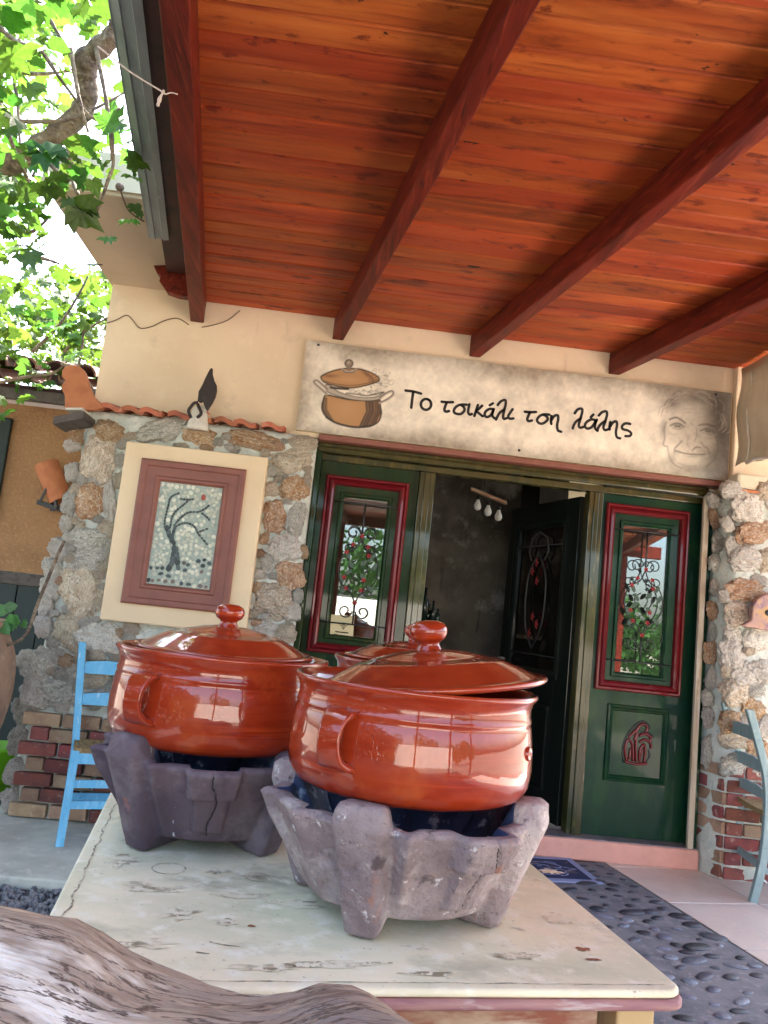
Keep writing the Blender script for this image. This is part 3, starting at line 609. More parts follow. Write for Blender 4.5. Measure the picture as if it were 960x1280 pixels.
def scroll(cx, cz, r, a0, turns, sgn, y, n=18):
    return [Vector((cx+sgn*r*(1-.65*t/n)*math.cos(a0+turns*2*math.pi*t/n), y, cz+r*(1-.65*t/n)*math.sin(a0+turns*2*math.pi*t/n))) for t in range(n+1)]
def leaf_poly(cx, cz, L, ang, y):
    pts = []
    for t in np.linspace(0, math.pi, 6): pts.append((math.cos(t)*L/2, math.sin(t)*L*.24))
    for t in np.linspace(math.pi, 2*math.pi, 6)[1:-1]: pts.append((math.cos(t)*L/2, math.sin(t)*L*.24))
    c, s = math.cos(ang), math.sin(ang)
    return [(cx+u*c-v*s, y, cz+u*s+v*c) for u, v in pts]
def flower_mesh():
    b = MB(); 
    for k in range(5):
        a = k*2*math.pi/5; c = Vector((math.cos(a)*.011, 0, math.sin(a)*.011)); t = Vector((-math.sin(a), 0, math.cos(a)))*.008; o_ = Vector((math.cos(a), 0, math.sin(a)))*.010
        b.add([c-o_, c+t+Vector((0, -.004, 0)), c+o_, c-t+Vector((0, -.004, 0))], [(0, 1, 2, 3)])
    b.lathe([(0, .0), (.006, .002), (.006, .004), (0, .006)], 6)
    o = b.build('flower', M['flower'], recalc=False); me = o.data; bpy.data.objects.remove(o); return me
FLW = flower_mesh()
def grille(parent, gx0, gx1, gz0, gz1, y, T=None):
    """scrolled iron with red flowers in front of a pane"""
    cx = (gx0+gx1)/2; cz = (gz0+gz1)/2-.02; hw = (gx1-gx0)/2
    b = MB()
    b.tube([(gx0-.05, y, gz1-.045), (gx1+.05, y, gz1-.045)], .005, 6); b.tube([(gx0-.05, y, gz0+.085), (gx1+.05, y, gz0+.085)], .005, 6)
    b.tube([(cx, y, gz1-.045), (cx, y, cz+.20)], .0055, 6); b.tube([(cx, y, gz0+.085), (cx, y, cz-.20)], .0055, 6)
    for sg in (-1, 1):
        b.tube(scroll(cx+sg*.055, cz+.235, .045, math.pi*1.0, -1.15, sg, y), .0042, 5)
        b.tube(scroll(cx+sg*.055, cz-.26, .045, math.pi*1.0, 1.15, sg, y), .0042, 5)
        b.tube(spline([(cx, y, cz+.21), (cx+sg*.03, y, cz+.14), (cx+sg*.10, y, cz+.09), (cx+sg*.125, y, cz), (cx+sg*.10, y, cz-.09), (cx+sg*.03, y, cz-.15), (cx, y, cz-.21)], 5), .0045, 5)
        b.tube(scroll(cx+sg*.075, cz+.13, .035, math.pi*1.2, -1.1, sg, y), .0038, 5)
        b.tube(scroll(cx+sg*.075, cz-.13, .035, math.pi*.8, 1.1, sg, y), .0038, 5)
        b.tube(spline([(cx+sg*.02, y, cz+.06), (cx+sg*.06, y, cz+.02), (cx+sg*.02, y, cz-.06)], 5), .004, 5)
    g = b.build('grille', M['iron'], parent, recalc=False)
    b = MB()
    for u, v, a in ((.08, .09, .9), (-.05, .03, 2.2), (.03, .045, .8), (-.075, .085, 2.0), (.035, -.045, 2.4), (-.06, -.02, .7), (.085, -.11, 2.4), (-.08, -.13, .9), (.10, .03, 1.2), (-.10, -.06, 1.9)):
        b.prism(leaf_poly(cx+u, cz+v, .055, a, y-.004), (0, -.003, 0))
    b.build('iron_leaves', M['ironleaf'], parent)
    for u, v in ((0, .215), (-.05, .155), (.045, .15), (-.085, .105), (.055, .095), (-.085, -.055), (.04, -.06), (-.065, -.12), (.03, -.125), (0, -.205)):
        link('flower', FLW, parent, basis=TRS((cx+u, y-.008, cz+v), (0, random.uniform(0, 6), 0), .8))
def moulding(b, x0, x1, z0, z1, wd, y, prof):
    """mitred frame; prof = list of (across 0..1, forward)"""
    def ring(t, d):
        k = wd*t; return [(x0+k, y-d, z0+k), (x1-k, y-d, z0+k), (x1-k, y-d, z1-k), (x0+k, y-d, z1-k)]
    vs = []; 
    for t, d in prof: vs += ring(t, d)
    fs = []
    for i in range(len(prof)-1):
        for k in range(4): fs.append((i*4+k, i*4+(k+1) % 4, (i+1)*4+(k+1) % 4, (i+1)*4+k))
    b.add(vs, fs); return b
PROF = [(0, 0), (0, .018), (.12, .026), (.28, .026), (.36, .018), (.5, .03), (.72, .036), (.9, .026), (1, .006), (1, -.004)]
def door_panel(name, label, x0, x1, wx0, wx1, wz0, wz1, mt, carve):
    t = thing(name, label, 'door', ((x0+x1)/2, YD, .13))
    gx0, gx1, gz0, gz1 = wx0+.115, wx1-.115, wz0+.105, wz1-.12
    b = MB()       # slab with the pane cut out
    b.box(x0, gx0, YD, YD+.05, .13, 2.26); b.box(gx1, x1, YD, YD+.05, .13, 2.26); b.box(gx0, gx1, YD+.0003, YD+.0497, .13, gz0); b.box(gx0, gx1, YD+.0003, YD+.0497, gz1, 2.26)
    b.build('door_slab', mt, t)
    b = MB(); moulding(b, wx0, wx1, wz0, wz1, .062, YD, PROF); b.build('red_moulding', M['red'], t)
    b = MB(); moulding(b, gx0-.018, gx1+.018, gz0-.018, gz1+.018, .03, YD, [(0, 0), (.2, .012), (.6, .012), (1, -.004), (1, -.02)]); b.build('glazing_bead', mt, t)
    b = MB(); b.box(gx0-.004, gx1+.004, YD+.018, YD+.024, gz0-.004, gz1+.004); b.build('glass', M['glass'], t)
    grille(t, gx0, gx1, gz0, gz1, YD-.022)
    if carve:
        b = MB(); moulding(b, 1.795, 2.195, .46, .93, .04, YD, [(0, 0), (.1, .014), (.4, .018), (.6, .008), (.85, .012), (1, .0), (1, -.003)]); b.build('carved_panel', M['green_blue'], t)
        cx, cz = 2.0, .69
        b = MB()
        for pts in ([(-.06, -.10), (-.075, -.03), (-.06, .03), (-.03, .0), (-.02, -.10)], [(0, -.10), (-.01, .03), (-.005, .10), (.03, .135), (.06, .115), (.05, .085)], [(-.055, .045), (-.02, .085), (.01, .11)], [(.01, .06), (.05, .075), (.085, .055), (.08, .03)], [(.015, .02), (.05, .04), (.085, .02), (.09, -.01)],
                    [(.025, -.10), (.02, -.03), (.045, .01), (.055, -.04), (.05, -.10)], [(-.045, -.09), (-.04, -.02)], [(-.07, -.105), (0, -.115), (.07, -.105)], [(.03, -.06), (.035, -.02)], [(-.02, .03), (.0, .075)]):
            b.tube(spline([(cx+u, YD-.004, cz+v) for u, v in pts], 5), .0085, 6)
        b.build('carved_emblem', M['red'], t)
        b = MB()
        for pts in ([(-.08, -.11), (-.09, -.03), (-.07, .05), (-.02, .12), (.03, .152), (.075, .125), (.06, .085)], [(.02, .075), (.06, .09), (.105, .06)], [(.06, -.11), (.085, -.06), (.075, -.02)]):
            b.tube(spline([(cx+u, YD-.001, cz+v) for u, v in pts], 5), .005, 5)
        b.build('carved_outline', M['iron'], t)
    return t
door_panel('glazed_door', 'green side door with red framed window left of the open doorway, wifi sticker on its glass', -.163, .466, -.125, .408, 1.06, 2.176, M['green'], False)
door_panel('glazed_door', 'green side door with red framed window right of the open doorway, carved red emblem below', 1.670, 2.333, 1.70, 2.255, 1.013, 2.204, M['green_blue'], True)
# open middle leaf, swung inwards: built in its own frame from the hinge
hx, hy = 1.572, 5.03; th = R(106)
lf = thing('open_door', 'black green middle door leaf swung open into the dark room', 'door', (hx, hy, .13), th)
b = MB(); W_ = .93
b.box(0, .16, -.022, .022, .01, 2.11); b.box(W_-.15, W_, -.022, .022, .01, 2.11); b.box(.16, W_-.15, -.0215, .0215, .01, .95); b.box(.16, W_-.15, -.0215, .0215, 1.93, 2.11)
b.build('door_slab', M['blackdoor'], lf, local=True, bevel=.004)
for sg in (1,):
    b = MB()
    vs = []; prof = [(0, 0), (.0, .014), (.4, .02), (.7, .012), (1, 0)]
    for t, d in prof: vs += [(.12+.05*t, .022+d, .90+.05*t), (W_-.11-.05*t, .022+d, .90+.05*t), (W_-.11-.05*t, .022+d, 1.98-.05*t), (.12+.05*t, .022+d, 1.98-.05*t)]
    b.add(vs, [(i*4+k, i*4+(k+1) % 4, (i+1)*4+(k+1) % 4, (i+1)*4+k) for i in range(4) for k in range(4)])
    vs = []
    for t, d in prof: vs += [(.18+.03*t, .022+d, .18+.03*t), (W_-.17-.03*t, .022+d, .18+.03*t), (W_-.17-.03*t, .022+d, .72-.03*t), (.18+.03*t, .022+d, .72-.03*t)]
    b.add(vs, [(i*4+k, i*4+(k+1) % 4, (i+1)*4+(k+1) % 4, (i+1)*4+k) for i in range(4) for k in range(4)])
    b.build('moulding', M['blackdoor'], lf, local=True)
b = MB(); b.box(.157, W_-.147, -.004, .004, .947, 1.933); b.build('glass', M['glass'], lf, local=True)
b = MB(); cxx = W_/2
for sg in (-1, 1):
    b.tube([(cxx+sg*x, .03, z) for x, z in ((.0, 1.90), (.10, 1.86), (.13, 1.76), (.09, 1.70))], .006, 5)
    b.tube(spline([(cxx, .03, 1.75), (cxx+sg*.11, .03, 1.60), (cxx+sg*.13, .03, 1.40), (cxx+sg*.10, .03, 1.22), (cxx, .03, 1.08)], 5), .006, 5)
b.tube([(.16, .03, 1.80), (W_-.15, .03, 1.80)], .005, 5); b.tube([(.16, .03, 1.04), (W_-.15, .03, 1.04)], .005, 5)
b.build('grille', M['iron'], lf, local=True, recalc=False)
for u, v in ((0, 1.68), (.05, 1.62), (0, 1.30), (-.06, 1.25), (.03, 1.18), (-.02, 1.55)):
    link('flower', FLW, lf, local=True, basis=TRS((cxx+u, .036, v), (0, 0, math.pi), (1.2, 1.5, 1.7)))
b = MB(); b.lathe([(0, 0), (.012, .002), (.012, .03), (.026, .035), (.03, .05), (.022, .064), (0, .068)], 16); o = b.build('handle', M['metal'], lf, local=True, basis=None) if False else None
b = MB(); b.tube([(W_-.06, .022, .98), (W_-.06, .06, .98), (W_-.15, .065, .98)], .008, 8); b.build('handle', M['metal'], lf, local=True)
# ceiling lamp inside, three bulbs
lp = thing('ceiling_lamp', 'wooden bar lamp with three white bulbs hanging inside the room', 'lamp', (1.17, 6.3, 2.42))
b = MB(); b.obox(at(588, 611, 6.3), at(633, 629, 6.3), (0, .05, 0), (0, 0, .03)); b.build('bar', M['apron'], lp, bevel=.004)
b = MB(); b.tube([at(605, 612, 6.3), Vector((at(605, 612, 6.3).x, 6.3, 3.1))], .004, 6); b.build('cord', M['iron'], lp)
for x, y in ((598, 620), (611, 627), (624, 633)):
    p = at(x, y, 6.3)
    b = MB(); b.lathe([(0, .0), (.017, 0), (.017, -.03), (0, -.031)], 10, p); h = b.build('socket', M['iron'], lp)
    b = MB(); b.lathe([(0, -.028), (.013, -.03), (.016, -.045), (.028, -.07), (.032, -.09), (.024, -.112), (0, -.122)], 14, p); b.build('bulb', M['bulb'], lp, recalc=False)
# shelf with bottles just inside
sh = at(533, 781, 6.4)
tb_ = thing('bar_shelf', 'narrow pale shelf against the left of the dark room inside the doorway', 'shelf', (sh.x-.1, 6.4, .118))
b = MB(); b.box(sh.x-.30, sh.x+.12, 6.28, 6.52, sh.z-.03, sh.z); b.build('shelf_board', M['timber'], tb_, bevel=.004)
b = MB(); b.box(sh.x-.28, sh.x+.10, 6.30, 6.50, .118, sh.z-.031); b.build('cabinet', M['roomdark'], tb_)
for i, (px, h, r_) in enumerate(((529, .30, .034), (534, .17, .030), (540, .20, .028), (546, .14, .026))):
    p = at(px, 775, 6.38+.03*(i % 2)); p.z = sh.z
    b = MB(); b.lathe([(0, .001), (r_, .001), (r_, h*.55), (r_*.8, h*.65), (r_*.35, h*.75), (r_*.35, h), (0, h)], 16, p)
    tag(b.build('bottle', M['bottle'], recalc=False), ['tall dark bottle at the left of the bar shelf', 'short stout bottle second from left on the bar shelf', 'medium slim bottle third along the bar shelf', 'smallest bottle at the right end of the bar shelf'][i], 'bottle', group='bottles on the bar shelf')
# wifi sticker on the left door glass
st = thing('sticker', 'cream wifi sticker at the bottom of the left door window', 'sticker', (0, YD, 1.2))
def Q(px, py, y): 
    p = at(px, py, y); return (p.x, y, p.z)
ys = YD+.0165
b = MB(); b.prism([Q(414, 768, ys), Q(443, 770, ys), Q(441, 800, ys), Q(412, 798, ys)], (0, .001, 0)); b.build('paper', M['paper'], st)
def ribbon(mb, pts, wd, y, closed=False):
    n = len(pts); vs = []; W = []
    for i, p in enumerate(pts):
        a = pts[(i-1) % n] if closed or i else pts[0]; c = pts[(i+1) % n] if closed or i < n-1 else pts[-1]
        d = Vector((c[0]-a[0], c[1]-a[1])); 
        d = d.normalized() if d.length > 1e-9 else Vector((1, 0)); nn = Vector((-d.y, d.x))*wd/2
        vs += [(p[0]+nn.x, y, p[1]+nn.y), (p[0]-nn.x, y, p[1]-nn.y)]
    m = n if closed else n-1
    fs = [(2*i, 2*i+1, 2*((i+1) % n)+1, 2*((i+1) % n)) for i in range(m)]
    if not closed:
        for e in (0, n-1):      # round caps
            c = len(vs); k = 8
            cv = [(pts[e][0]+wd/2*math.cos(2*math.pi*j/k), y, pts[e][1]+wd/2*math.sin(2*math.pi*j/k)) for j in range(k)]
            vs += cv; fs.append(tuple(range(c, c+k)))
    mb.add(vs, fs)
c0 = at(429, 786, ys); b = MB()
for k, rr in enumerate((.012, .024, .036)):
    ribbon(b, [(c0.x+rr*math.cos(a), c0.z+rr*math.sin(a)) for a in np.linspace(R(45), R(135), 9)], .0055, ys-.0012)
b.lathe([(0, 0), (.005, 0)], 8); 
ribbon(b, [(c0.x-.003, c0.z), (c0.x+.003, c0.z)], .007, ys-.0012)
for (xa, xb, zz, ww) in ((-.045, .04, -.022, .008), (-.055, -.02, -.040, .007), (-.012, .05, -.041, .004)):
    n_ = int((xb-xa)/.009)
    for i in range(n_): ribbon(b, [(c0.x+xa+i*.009, c0.z+zz), (c0.x+xa+i*.009+.005, c0.z+zz-.0006)], ww, ys-.0012)
b.build('printed_symbol', M['ink'], st, recalc=False)

# ================================================================== SIGN
SY = 4.82
sg = thing('sign_board', 'long parchment coloured restaurant sign with pot drawing, handwritten name and old face', 'sign', (1.05, SY, 2.7))
sx0, sx1, sz0, sz1 = -.347, 2.437, 2.412, 2.998
b = MB(); b.box(sx0, sx1, SY+.001, 4.848, sz0, sz1); b.build('board', M['paper'], sg)
NX, NZ = 640, 134
xs = np.linspace(sx0, sx1, NX); zs = np.linspace(sz0, sz1, NZ); GX, GZ = np.meshgrid(xs, zs)
rng = np.random.default_rng(3)
def vnoise(n, oct_=5):
    out = np.zeros((NZ, NX)); amp = 1; tot = 0
    for o_ in range(oct_):
        fx = n*2**o_; fz = max(2, int(fx*.21)); g = rng.random((fz+2, fx+2))
        u = np.linspace(0, fx, NX, endpoint=False); v = np.linspace(0, fz, NZ, endpoint=False); ui = u.astype(int); vi = v.astype(int)
        fu = u-ui; fv = (v-vi)[:, None]; fu = fu*fu*(3-2*fu); fv = fv*fv*(3-2*fv)
        a = g[np.ix_(vi, ui)]*(1-fu)+g[np.ix_(vi, ui+1)]*fu; c = g[np.ix_(vi+1, ui)]*(1-fu)+g[np.ix_(vi+1, ui+1)]*fu
        out += amp*(a*(1-fv)+c*fv); tot += amp; amp *= .6
    return out/tot
base = np.array([.80, .73, .60]); IM = np.ones((NZ, NX, 3))*base
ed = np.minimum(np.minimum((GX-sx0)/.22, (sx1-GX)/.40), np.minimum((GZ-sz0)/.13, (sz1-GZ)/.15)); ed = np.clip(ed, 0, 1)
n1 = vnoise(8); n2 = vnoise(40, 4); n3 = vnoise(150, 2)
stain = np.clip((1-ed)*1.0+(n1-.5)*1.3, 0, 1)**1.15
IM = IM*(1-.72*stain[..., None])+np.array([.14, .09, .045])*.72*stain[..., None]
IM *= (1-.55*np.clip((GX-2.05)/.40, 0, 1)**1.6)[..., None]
IM *= (1+(n2-.5)[..., None]*.5)*(1+(n3-.5)[..., None]*.35*(.3+stain[..., None]))
def blend(mask, col): 
    global IM
    IM = IM*(1-mask[..., None])+np.array(col)*mask[..., None]
def px2s(p): q = at(p[0], p[1], SY); return (q.x, q.z)
def segdist(pts):
    D = np.full(GX.shape, 9.0)
    for (x0, z0), (x1, z1) in zip(pts, pts[1:]):
        dx, dz = x1-x0, z1-z0; L2 = dx*dx+dz*dz+1e-12
        t = np.clip(((GX-x0)*dx+(GZ-z0)*dz)/L2, 0, 1)
        D = np.minimum(D, np.hypot(GX-x0-t*dx, GZ-z0-t*dz))
    return D
def ink(pts, wd, col, a=1.0, soft=.003, sm=True):
    if sm and len(pts) > 2: pts = [(v.x, v.y) for v in spline([(p[0], p[1], 0) for p in pts], 5)]
    blend(a*np.clip((wd/2+soft-segdist(pts))/(2*soft), 0, 1), col)
def inside(poly):
    m = np.zeros(GX.shape, bool); n = len(poly)
    for i in range(n):
        (x0, z0), (x1, z1) = poly[i], poly[(i+1) % n]
        c = ((z0 > GZ) != (z1 > GZ)) & (GX < (x1-x0)*(GZ-z0)/(z1-z0+1e-12)+x0); m ^= c
    return m
def blob(p, rx, rz, col, a, rot=0):
    c, s = math.cos(rot), math.sin(rot); u = (GX-p[0])*c+(GZ-p[1])*s; v = -(GX-p[0])*s+(GZ-p[1])*c
    blend(a*np.exp(-(u/rx)**2-(v/rz)**2), col)
pc = lambda L: [px2s((385+x*115/960, 440+y*105/877)) for x, y in L]      # pot drawing, in the sign's plane
cv = lambda L, n=5: [(v.x, v.y) for v in spline([(p[0], p[1], 0) for p in pc(L)], n, True)]
DK = (.030, .022, .016); CU = (.42, .22, .09); GR = (.42, .36, .29)
body = cv([(190,450),(300,470),(420,495),(560,505),(680,505),(745,490),(755,560),(765,640),(735,725),(650,775),(520,785),(400,770),(280,735),(185,670),(145,590),(160,500)])
mb_ = inside(body); blend(mb_*1.0, CU)
for k in range(40):
    x = 600+random.random()*150; blend(mb_*np.clip((.006-segdist(pc([(x, 500), (x+10, 620), (x-60, 770)])))/.004, 0, 1)*.55, (.07, .04, .025))
for k in range(16):
    x = 150+random.random()*50; blend(mb_*np.clip((.005-segdist(pc([(x, 480), (x, 600), (x+70, 720)])))/.004, 0, 1)*.5, (.08, .05, .03))
blob(pc([(400, 590)])[0], .08, .06, (.50, .29, .14), .6)
ink(body+[body[0]], .010, DK, sm=False); ink(pc([(190,680),(290,738),(420,775),(540,785),(650,770)]), .013, DK)
rim = cv([(190,340),(230,350),(330,420),(520,470),(700,470),(785,420),(790,440),(750,490),(640,510),(480,500),(330,465),(210,420),(180,370)])
blend(inside(rim)*1.0, GR); ink(rim+[rim[0]], .006, DK, .9, sm=False)
ink(pc([(240,370),(320,380),(420,385)]), .016, DK); ink(pc([(400,430),(500,440),(620,455),(780,420)]), .010, DK, .8)
lid = cv([(135,270),(160,240),(250,200),(360,175),(440,172),(560,182),(680,225),(742,275),(720,310),(600,350),(450,375),(300,355),(180,320)])
blend(inside(lid)*1.0, CU); blob(pc([(230, 250)])[0], .05, .012, (.14, .06, .03), .75, -.5+.6); blob(pc([(620, 235)])[0], .055, .013, (.12, .05, .03), .8, -.55)
blob(pc([(430, 290)])[0], .07, .018, (.52, .30, .14), .6); ink(lid+[lid[0]], .009, DK, sm=False); ink(pc([(160,300),(300,335),(450,350),(620,325),(725,285)]), .005, DK, .8)
kn = cv([(385,120),(400,90),(430,80),(460,95),(468,125),(450,155),(430,165),(400,150)], 4); blend(inside(kn)*1.0, (.25, .19, .14)); ink(kn+[kn[0]], .007, DK, sm=False); blob(pc([(425, 110)])[0], .006, .006, (.6, .52, .42), .9)
ink(pc([(360,185),(395,205),(470,205),(500,185)]), .014, GR); ink(pc([(360,188),(395,212),(470,212),(500,188)]), .005, DK); ink(pc([(428,160),(428,185)]), .02, (.2, .15, .11))
for hl in ([(195,440),(120,375),(70,330),(65,305),(95,300),(140,335),(205,395)], [(745,480),(820,430),(870,410),(890,425),(880,455),(820,500),(750,530)]): ink(pc(hl), .016, GR, .95); ink(pc([(x, y-5) for x, y in hl]), .005, DK); 
for k in range(34):
    x = 640+random.random()*240; y = 180+random.random()*190; s = random.uniform(10, 26); a0 = random.random()*6
    ink(pc([(x+s*math.cos(a0+t), y+s*.7*math.sin(a0+t)) for t in (0, .8, 1.6, 2.4, 3.2)]), .003, DK, .6, .0025)
for k in range(30):
    x = 420+random.random()*320; y = 400+random.random()*50; ink(pc([(x, y), (x+18, y-12), (x+30, y+4)]), .003, DK, .6, .0025)
# aged face at the right end (a faint grey print)
fc = lambda L: [px2s((800+x*130/960, 470+y*130/960)) for x, y in L]
FG = (.10, .085, .07)
for p, rx, rz, a in (((300,260),.07,.05,.55), ((520,210),.12,.04,.40), ((720,290),.06,.09,.6), ((760,520),.045,.12,.6), ((790,250),.07,.10,.5), ((215,480),.018,.06,.35), ((690,760),.06,.05,.5), ((300,760),.03,.04,.3), ((560,860),.13,.03,.4), ((640,480),.05,.028,.3), ((345,450),.045,.022,.3)): blob(fc([p])[0], rx*1.1, rz*1.1, FG, min(.85, a*1.35))
for p, rx, rz, a in (((400,330),.06,.03,.45), ((300,560),.035,.04,.4), ((640,600),.05,.035,.35), ((480,590),.025,.05,.35), ((440,790),.06,.022,.45)): blob(fc([p])[0], rx, rz, (.62, .54, .43), a)
for L, wd, a in (([(275,400),(330,383),(380,405),(415,432)], .013, .8), ([(280,458),(320,440),(365,442),(405,470)], .009, .85), ([(325,462),(365,465)], .015, .75), ([(300,480),(350,490),(395,480)], .006, .5), ([(545,455),(610,445),(690,465)], .012, .7), ([(560,505),(610,488),(650,498),(685,525)], .009, .85), ([(610,508),(645,515)], .015, .75), ([(580,525),(630,540),(670,535)], .006, .45),
    ([(520,480),(525,540),(500,610)], .008, .4), ([(485,685),(505,665),(535,655),(560,662)], .010, .75), ([(445,560),(440,630),(470,675)], .006, .3), ([(330,690),(400,712),(470,722),(540,725),(600,722)], .009, .85), ([(400,735),(480,745),(560,740)], .006, .3), ([(385,602),(350,640),(322,668),(318,700)], .010, .6), ([(565,615),(590,650),(625,670),(640,720)], .010, .55),
    ([(240,430),(222,500),(228,570),(215,630),(240,650)], .009, .55), ([(255,650),(270,740),(310,810),(380,850)], .009, .5), ([(700,560),(720,650),(690,760),(610,840)], .012, .5), ([(390,310),(450,300),(520,315)], .005, .3), ([(400,340),(470,335),(560,345)], .005, .25), ([(270,520),(300,540),(350,535)], .005, .3), ([(600,570),(650,580),(690,565)], .005, .3), ([(450,460),(470,440),(490,460)], .005, .35), ([(350,800),(430,830),(520,830)], .006, .3)):
    ink(fc(L), wd, FG, a, .0045)
for k in range(70):
    a = random.uniform(math.pi*.98, math.pi*2.05); rr = random.uniform(.88, 1.25); x = 490+math.cos(a)*290*rr; y = 430+math.sin(a)*250*rr; t = a+math.pi/2
    col = FG if k % 2 else (.50, .43, .34)
    ink(fc([(x, y), (x+60*math.cos(t), y+60*math.sin(t)), (x+105*math.cos(t+.4), y+105*math.sin(t+.4))]), .004, col, .45, .004)
me = bpy.data.meshes.new('printed_face')
vv = np.stack([GX.ravel(), np.full(GX.size, SY), GZ.ravel()], 1)
I = np.arange(NX*NZ).reshape(NZ, NX); ff = np.stack([I[:-1, :-1].ravel(), I[:-1, 1:].ravel(), I[1:, 1:].ravel(), I[1:, :-1].ravel()], 1)
me.from_pydata(vv.tolist(), [], ff.tolist())
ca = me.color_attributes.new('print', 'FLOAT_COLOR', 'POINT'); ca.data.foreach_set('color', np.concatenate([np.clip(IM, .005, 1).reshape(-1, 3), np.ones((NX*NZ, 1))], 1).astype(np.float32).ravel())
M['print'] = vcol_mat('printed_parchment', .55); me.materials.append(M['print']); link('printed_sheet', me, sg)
# the name, written by hand
def W1(L): return [px2s((490+x*170/960, 470+y*170/960)) for x, y in L]
def W2(L): return [px2s((645+x/6, 490+y/6)) for x, y in L]
def smooth(L): return [(v.x, v.y) for v in spline([(a, b_, 0) for a, b_ in L], 6)]
ly = SY-.0015
circ = [(240+36*math.cos(a), 201+38*math.sin(a)) for a in np.linspace(-1.2, 5.4, 22)]
for f_, Ls in ((W1, ([(95,103),(150,110),(205,125)], [(150,112),(142,170),(136,224)], circ, [(350,182),(390,186),(430,185)], [(386,186),(374,220),(370,238),(380,252),(402,248)],
    [(527,203),(480,204),(448,222),(436,250),(452,266),(486,268),(510,245),(508,222),(488,206)], [(546,200),(538,240),(539,262),(549,273),(563,268)], [(606,205),(592,250),(581,283)], [(636,210),(610,235),(594,246),(615,265),(640,285)],
    [(690,207),(712,193)], [(716,238),(692,232),(662,250),(654,275),(668,290),(696,278),(716,240)], [(718,234),(708,265),(710,285),(724,299)], [(746,205),(768,180),(798,170),(802,200),(790,250),(784,288),(791,303),(809,298)], [(793,238),(762,258),(745,285),(734,308)], [(851,235),(830,265),(820,285),(830,301),(857,300)])),
    (W2, ([(65,148),(110,152),(150,150)], [(105,152),(90,185),(84,205),(94,219),(119,214)], [(250,170),(200,170),(168,190),(158,215),(175,235),(205,235),(236,208),(230,185),(205,172)], [(266,180),(262,210),(264,240)], [(264,215),(285,182),(312,176),(316,205),(308,250),(314,288),(338,298)],
    [(440,160),(462,132),(492,126),(496,150),(482,205),(470,248),(480,268),(506,262)], [(486,198),(455,218),(435,245),(425,273)], [(560,190),(580,170)], [(598,215),(568,206),(530,225),(516,255),(535,275),(568,262),(598,218)], [(606,208),(592,245),(594,275),(611,291)], [(620,177),(645,152),(676,146),(682,170),(668,225),(655,262),(665,286),(691,280)], [(670,218),(640,238),(620,262),(608,291)],
    [(708,225),(702,255),(701,282)], [(704,262),(728,228),(752,222),(757,250),(749,300),(756,338),(781,348)], [(856,240),(820,236),(796,255),(800,278),(840,290),(863,310),(852,330),(820,331)]))):
    cut = [3] if f_ is W1 else [4]
    for grp in (Ls[:cut[0]], Ls[cut[0]:]):
        lt = MB()
        for L in grp: ribbon(lt, smooth(f_(L)), .0175, ly)
        stuff(lt.build('handwritten_word', M['ink'], sg, recalc=False))
for x, y in ((398, 431), (895, 493), (649, 563)):
    p = at(x, y, SY); b = MB(); b.lathe([(0, .006), (.006, .005), (.009, 0)], 10); o = b.build('screw', M['iron'], sg, recalc=False); o.matrix_basis = TRS((p.x, SY-.0005, p.z), (R(90), 0, 0))

# ================================================================== MOSAIC MURAL
YM = 4.655
mu = thing('mosaic_picture', 'framed pebble mosaic of a windswept tree on the left stone wall', 'mosaic', (-.9, YM, 1.65))
b = MB(); b.box(-1.315, -.478, YM-.012, 4.74, 1.132, 2.185); b.build('plaster_border', M['mural_cream'], mu, bevel=.008)
FX0, FX1, FZ0, FZ1 = -1.207, -.592, 1.24, 2.092
b = MB(); moulding(b, FX0, FX1, FZ0, FZ1, .125, YM-.012, [(0, 0), (0, .02), (.08, .026), (.28, .022), (.34, .014), (.74, .012), (.80, .020), (.9, .020), (1, .004), (1, -.006)]); b.build('picture_frame', M['frame'], mu)
MX0, MX1, MZ0, MZ1 = -1.082, -.717, 1.365, 1.967
b = MB(); b.box(MX0-.004, MX1+.004, YM-.0135, YM-.006, MZ0-.004, MZ1+.004); b.build('grout_panel', M['mosaic_bed'], mu)
mp = lambda x, y: (lambda q: (MX0+(q.x-at(205, 655, YM).x)/(1)*1+0, q.z))(at(170+x*150/960, 570+y*150/960, YM))
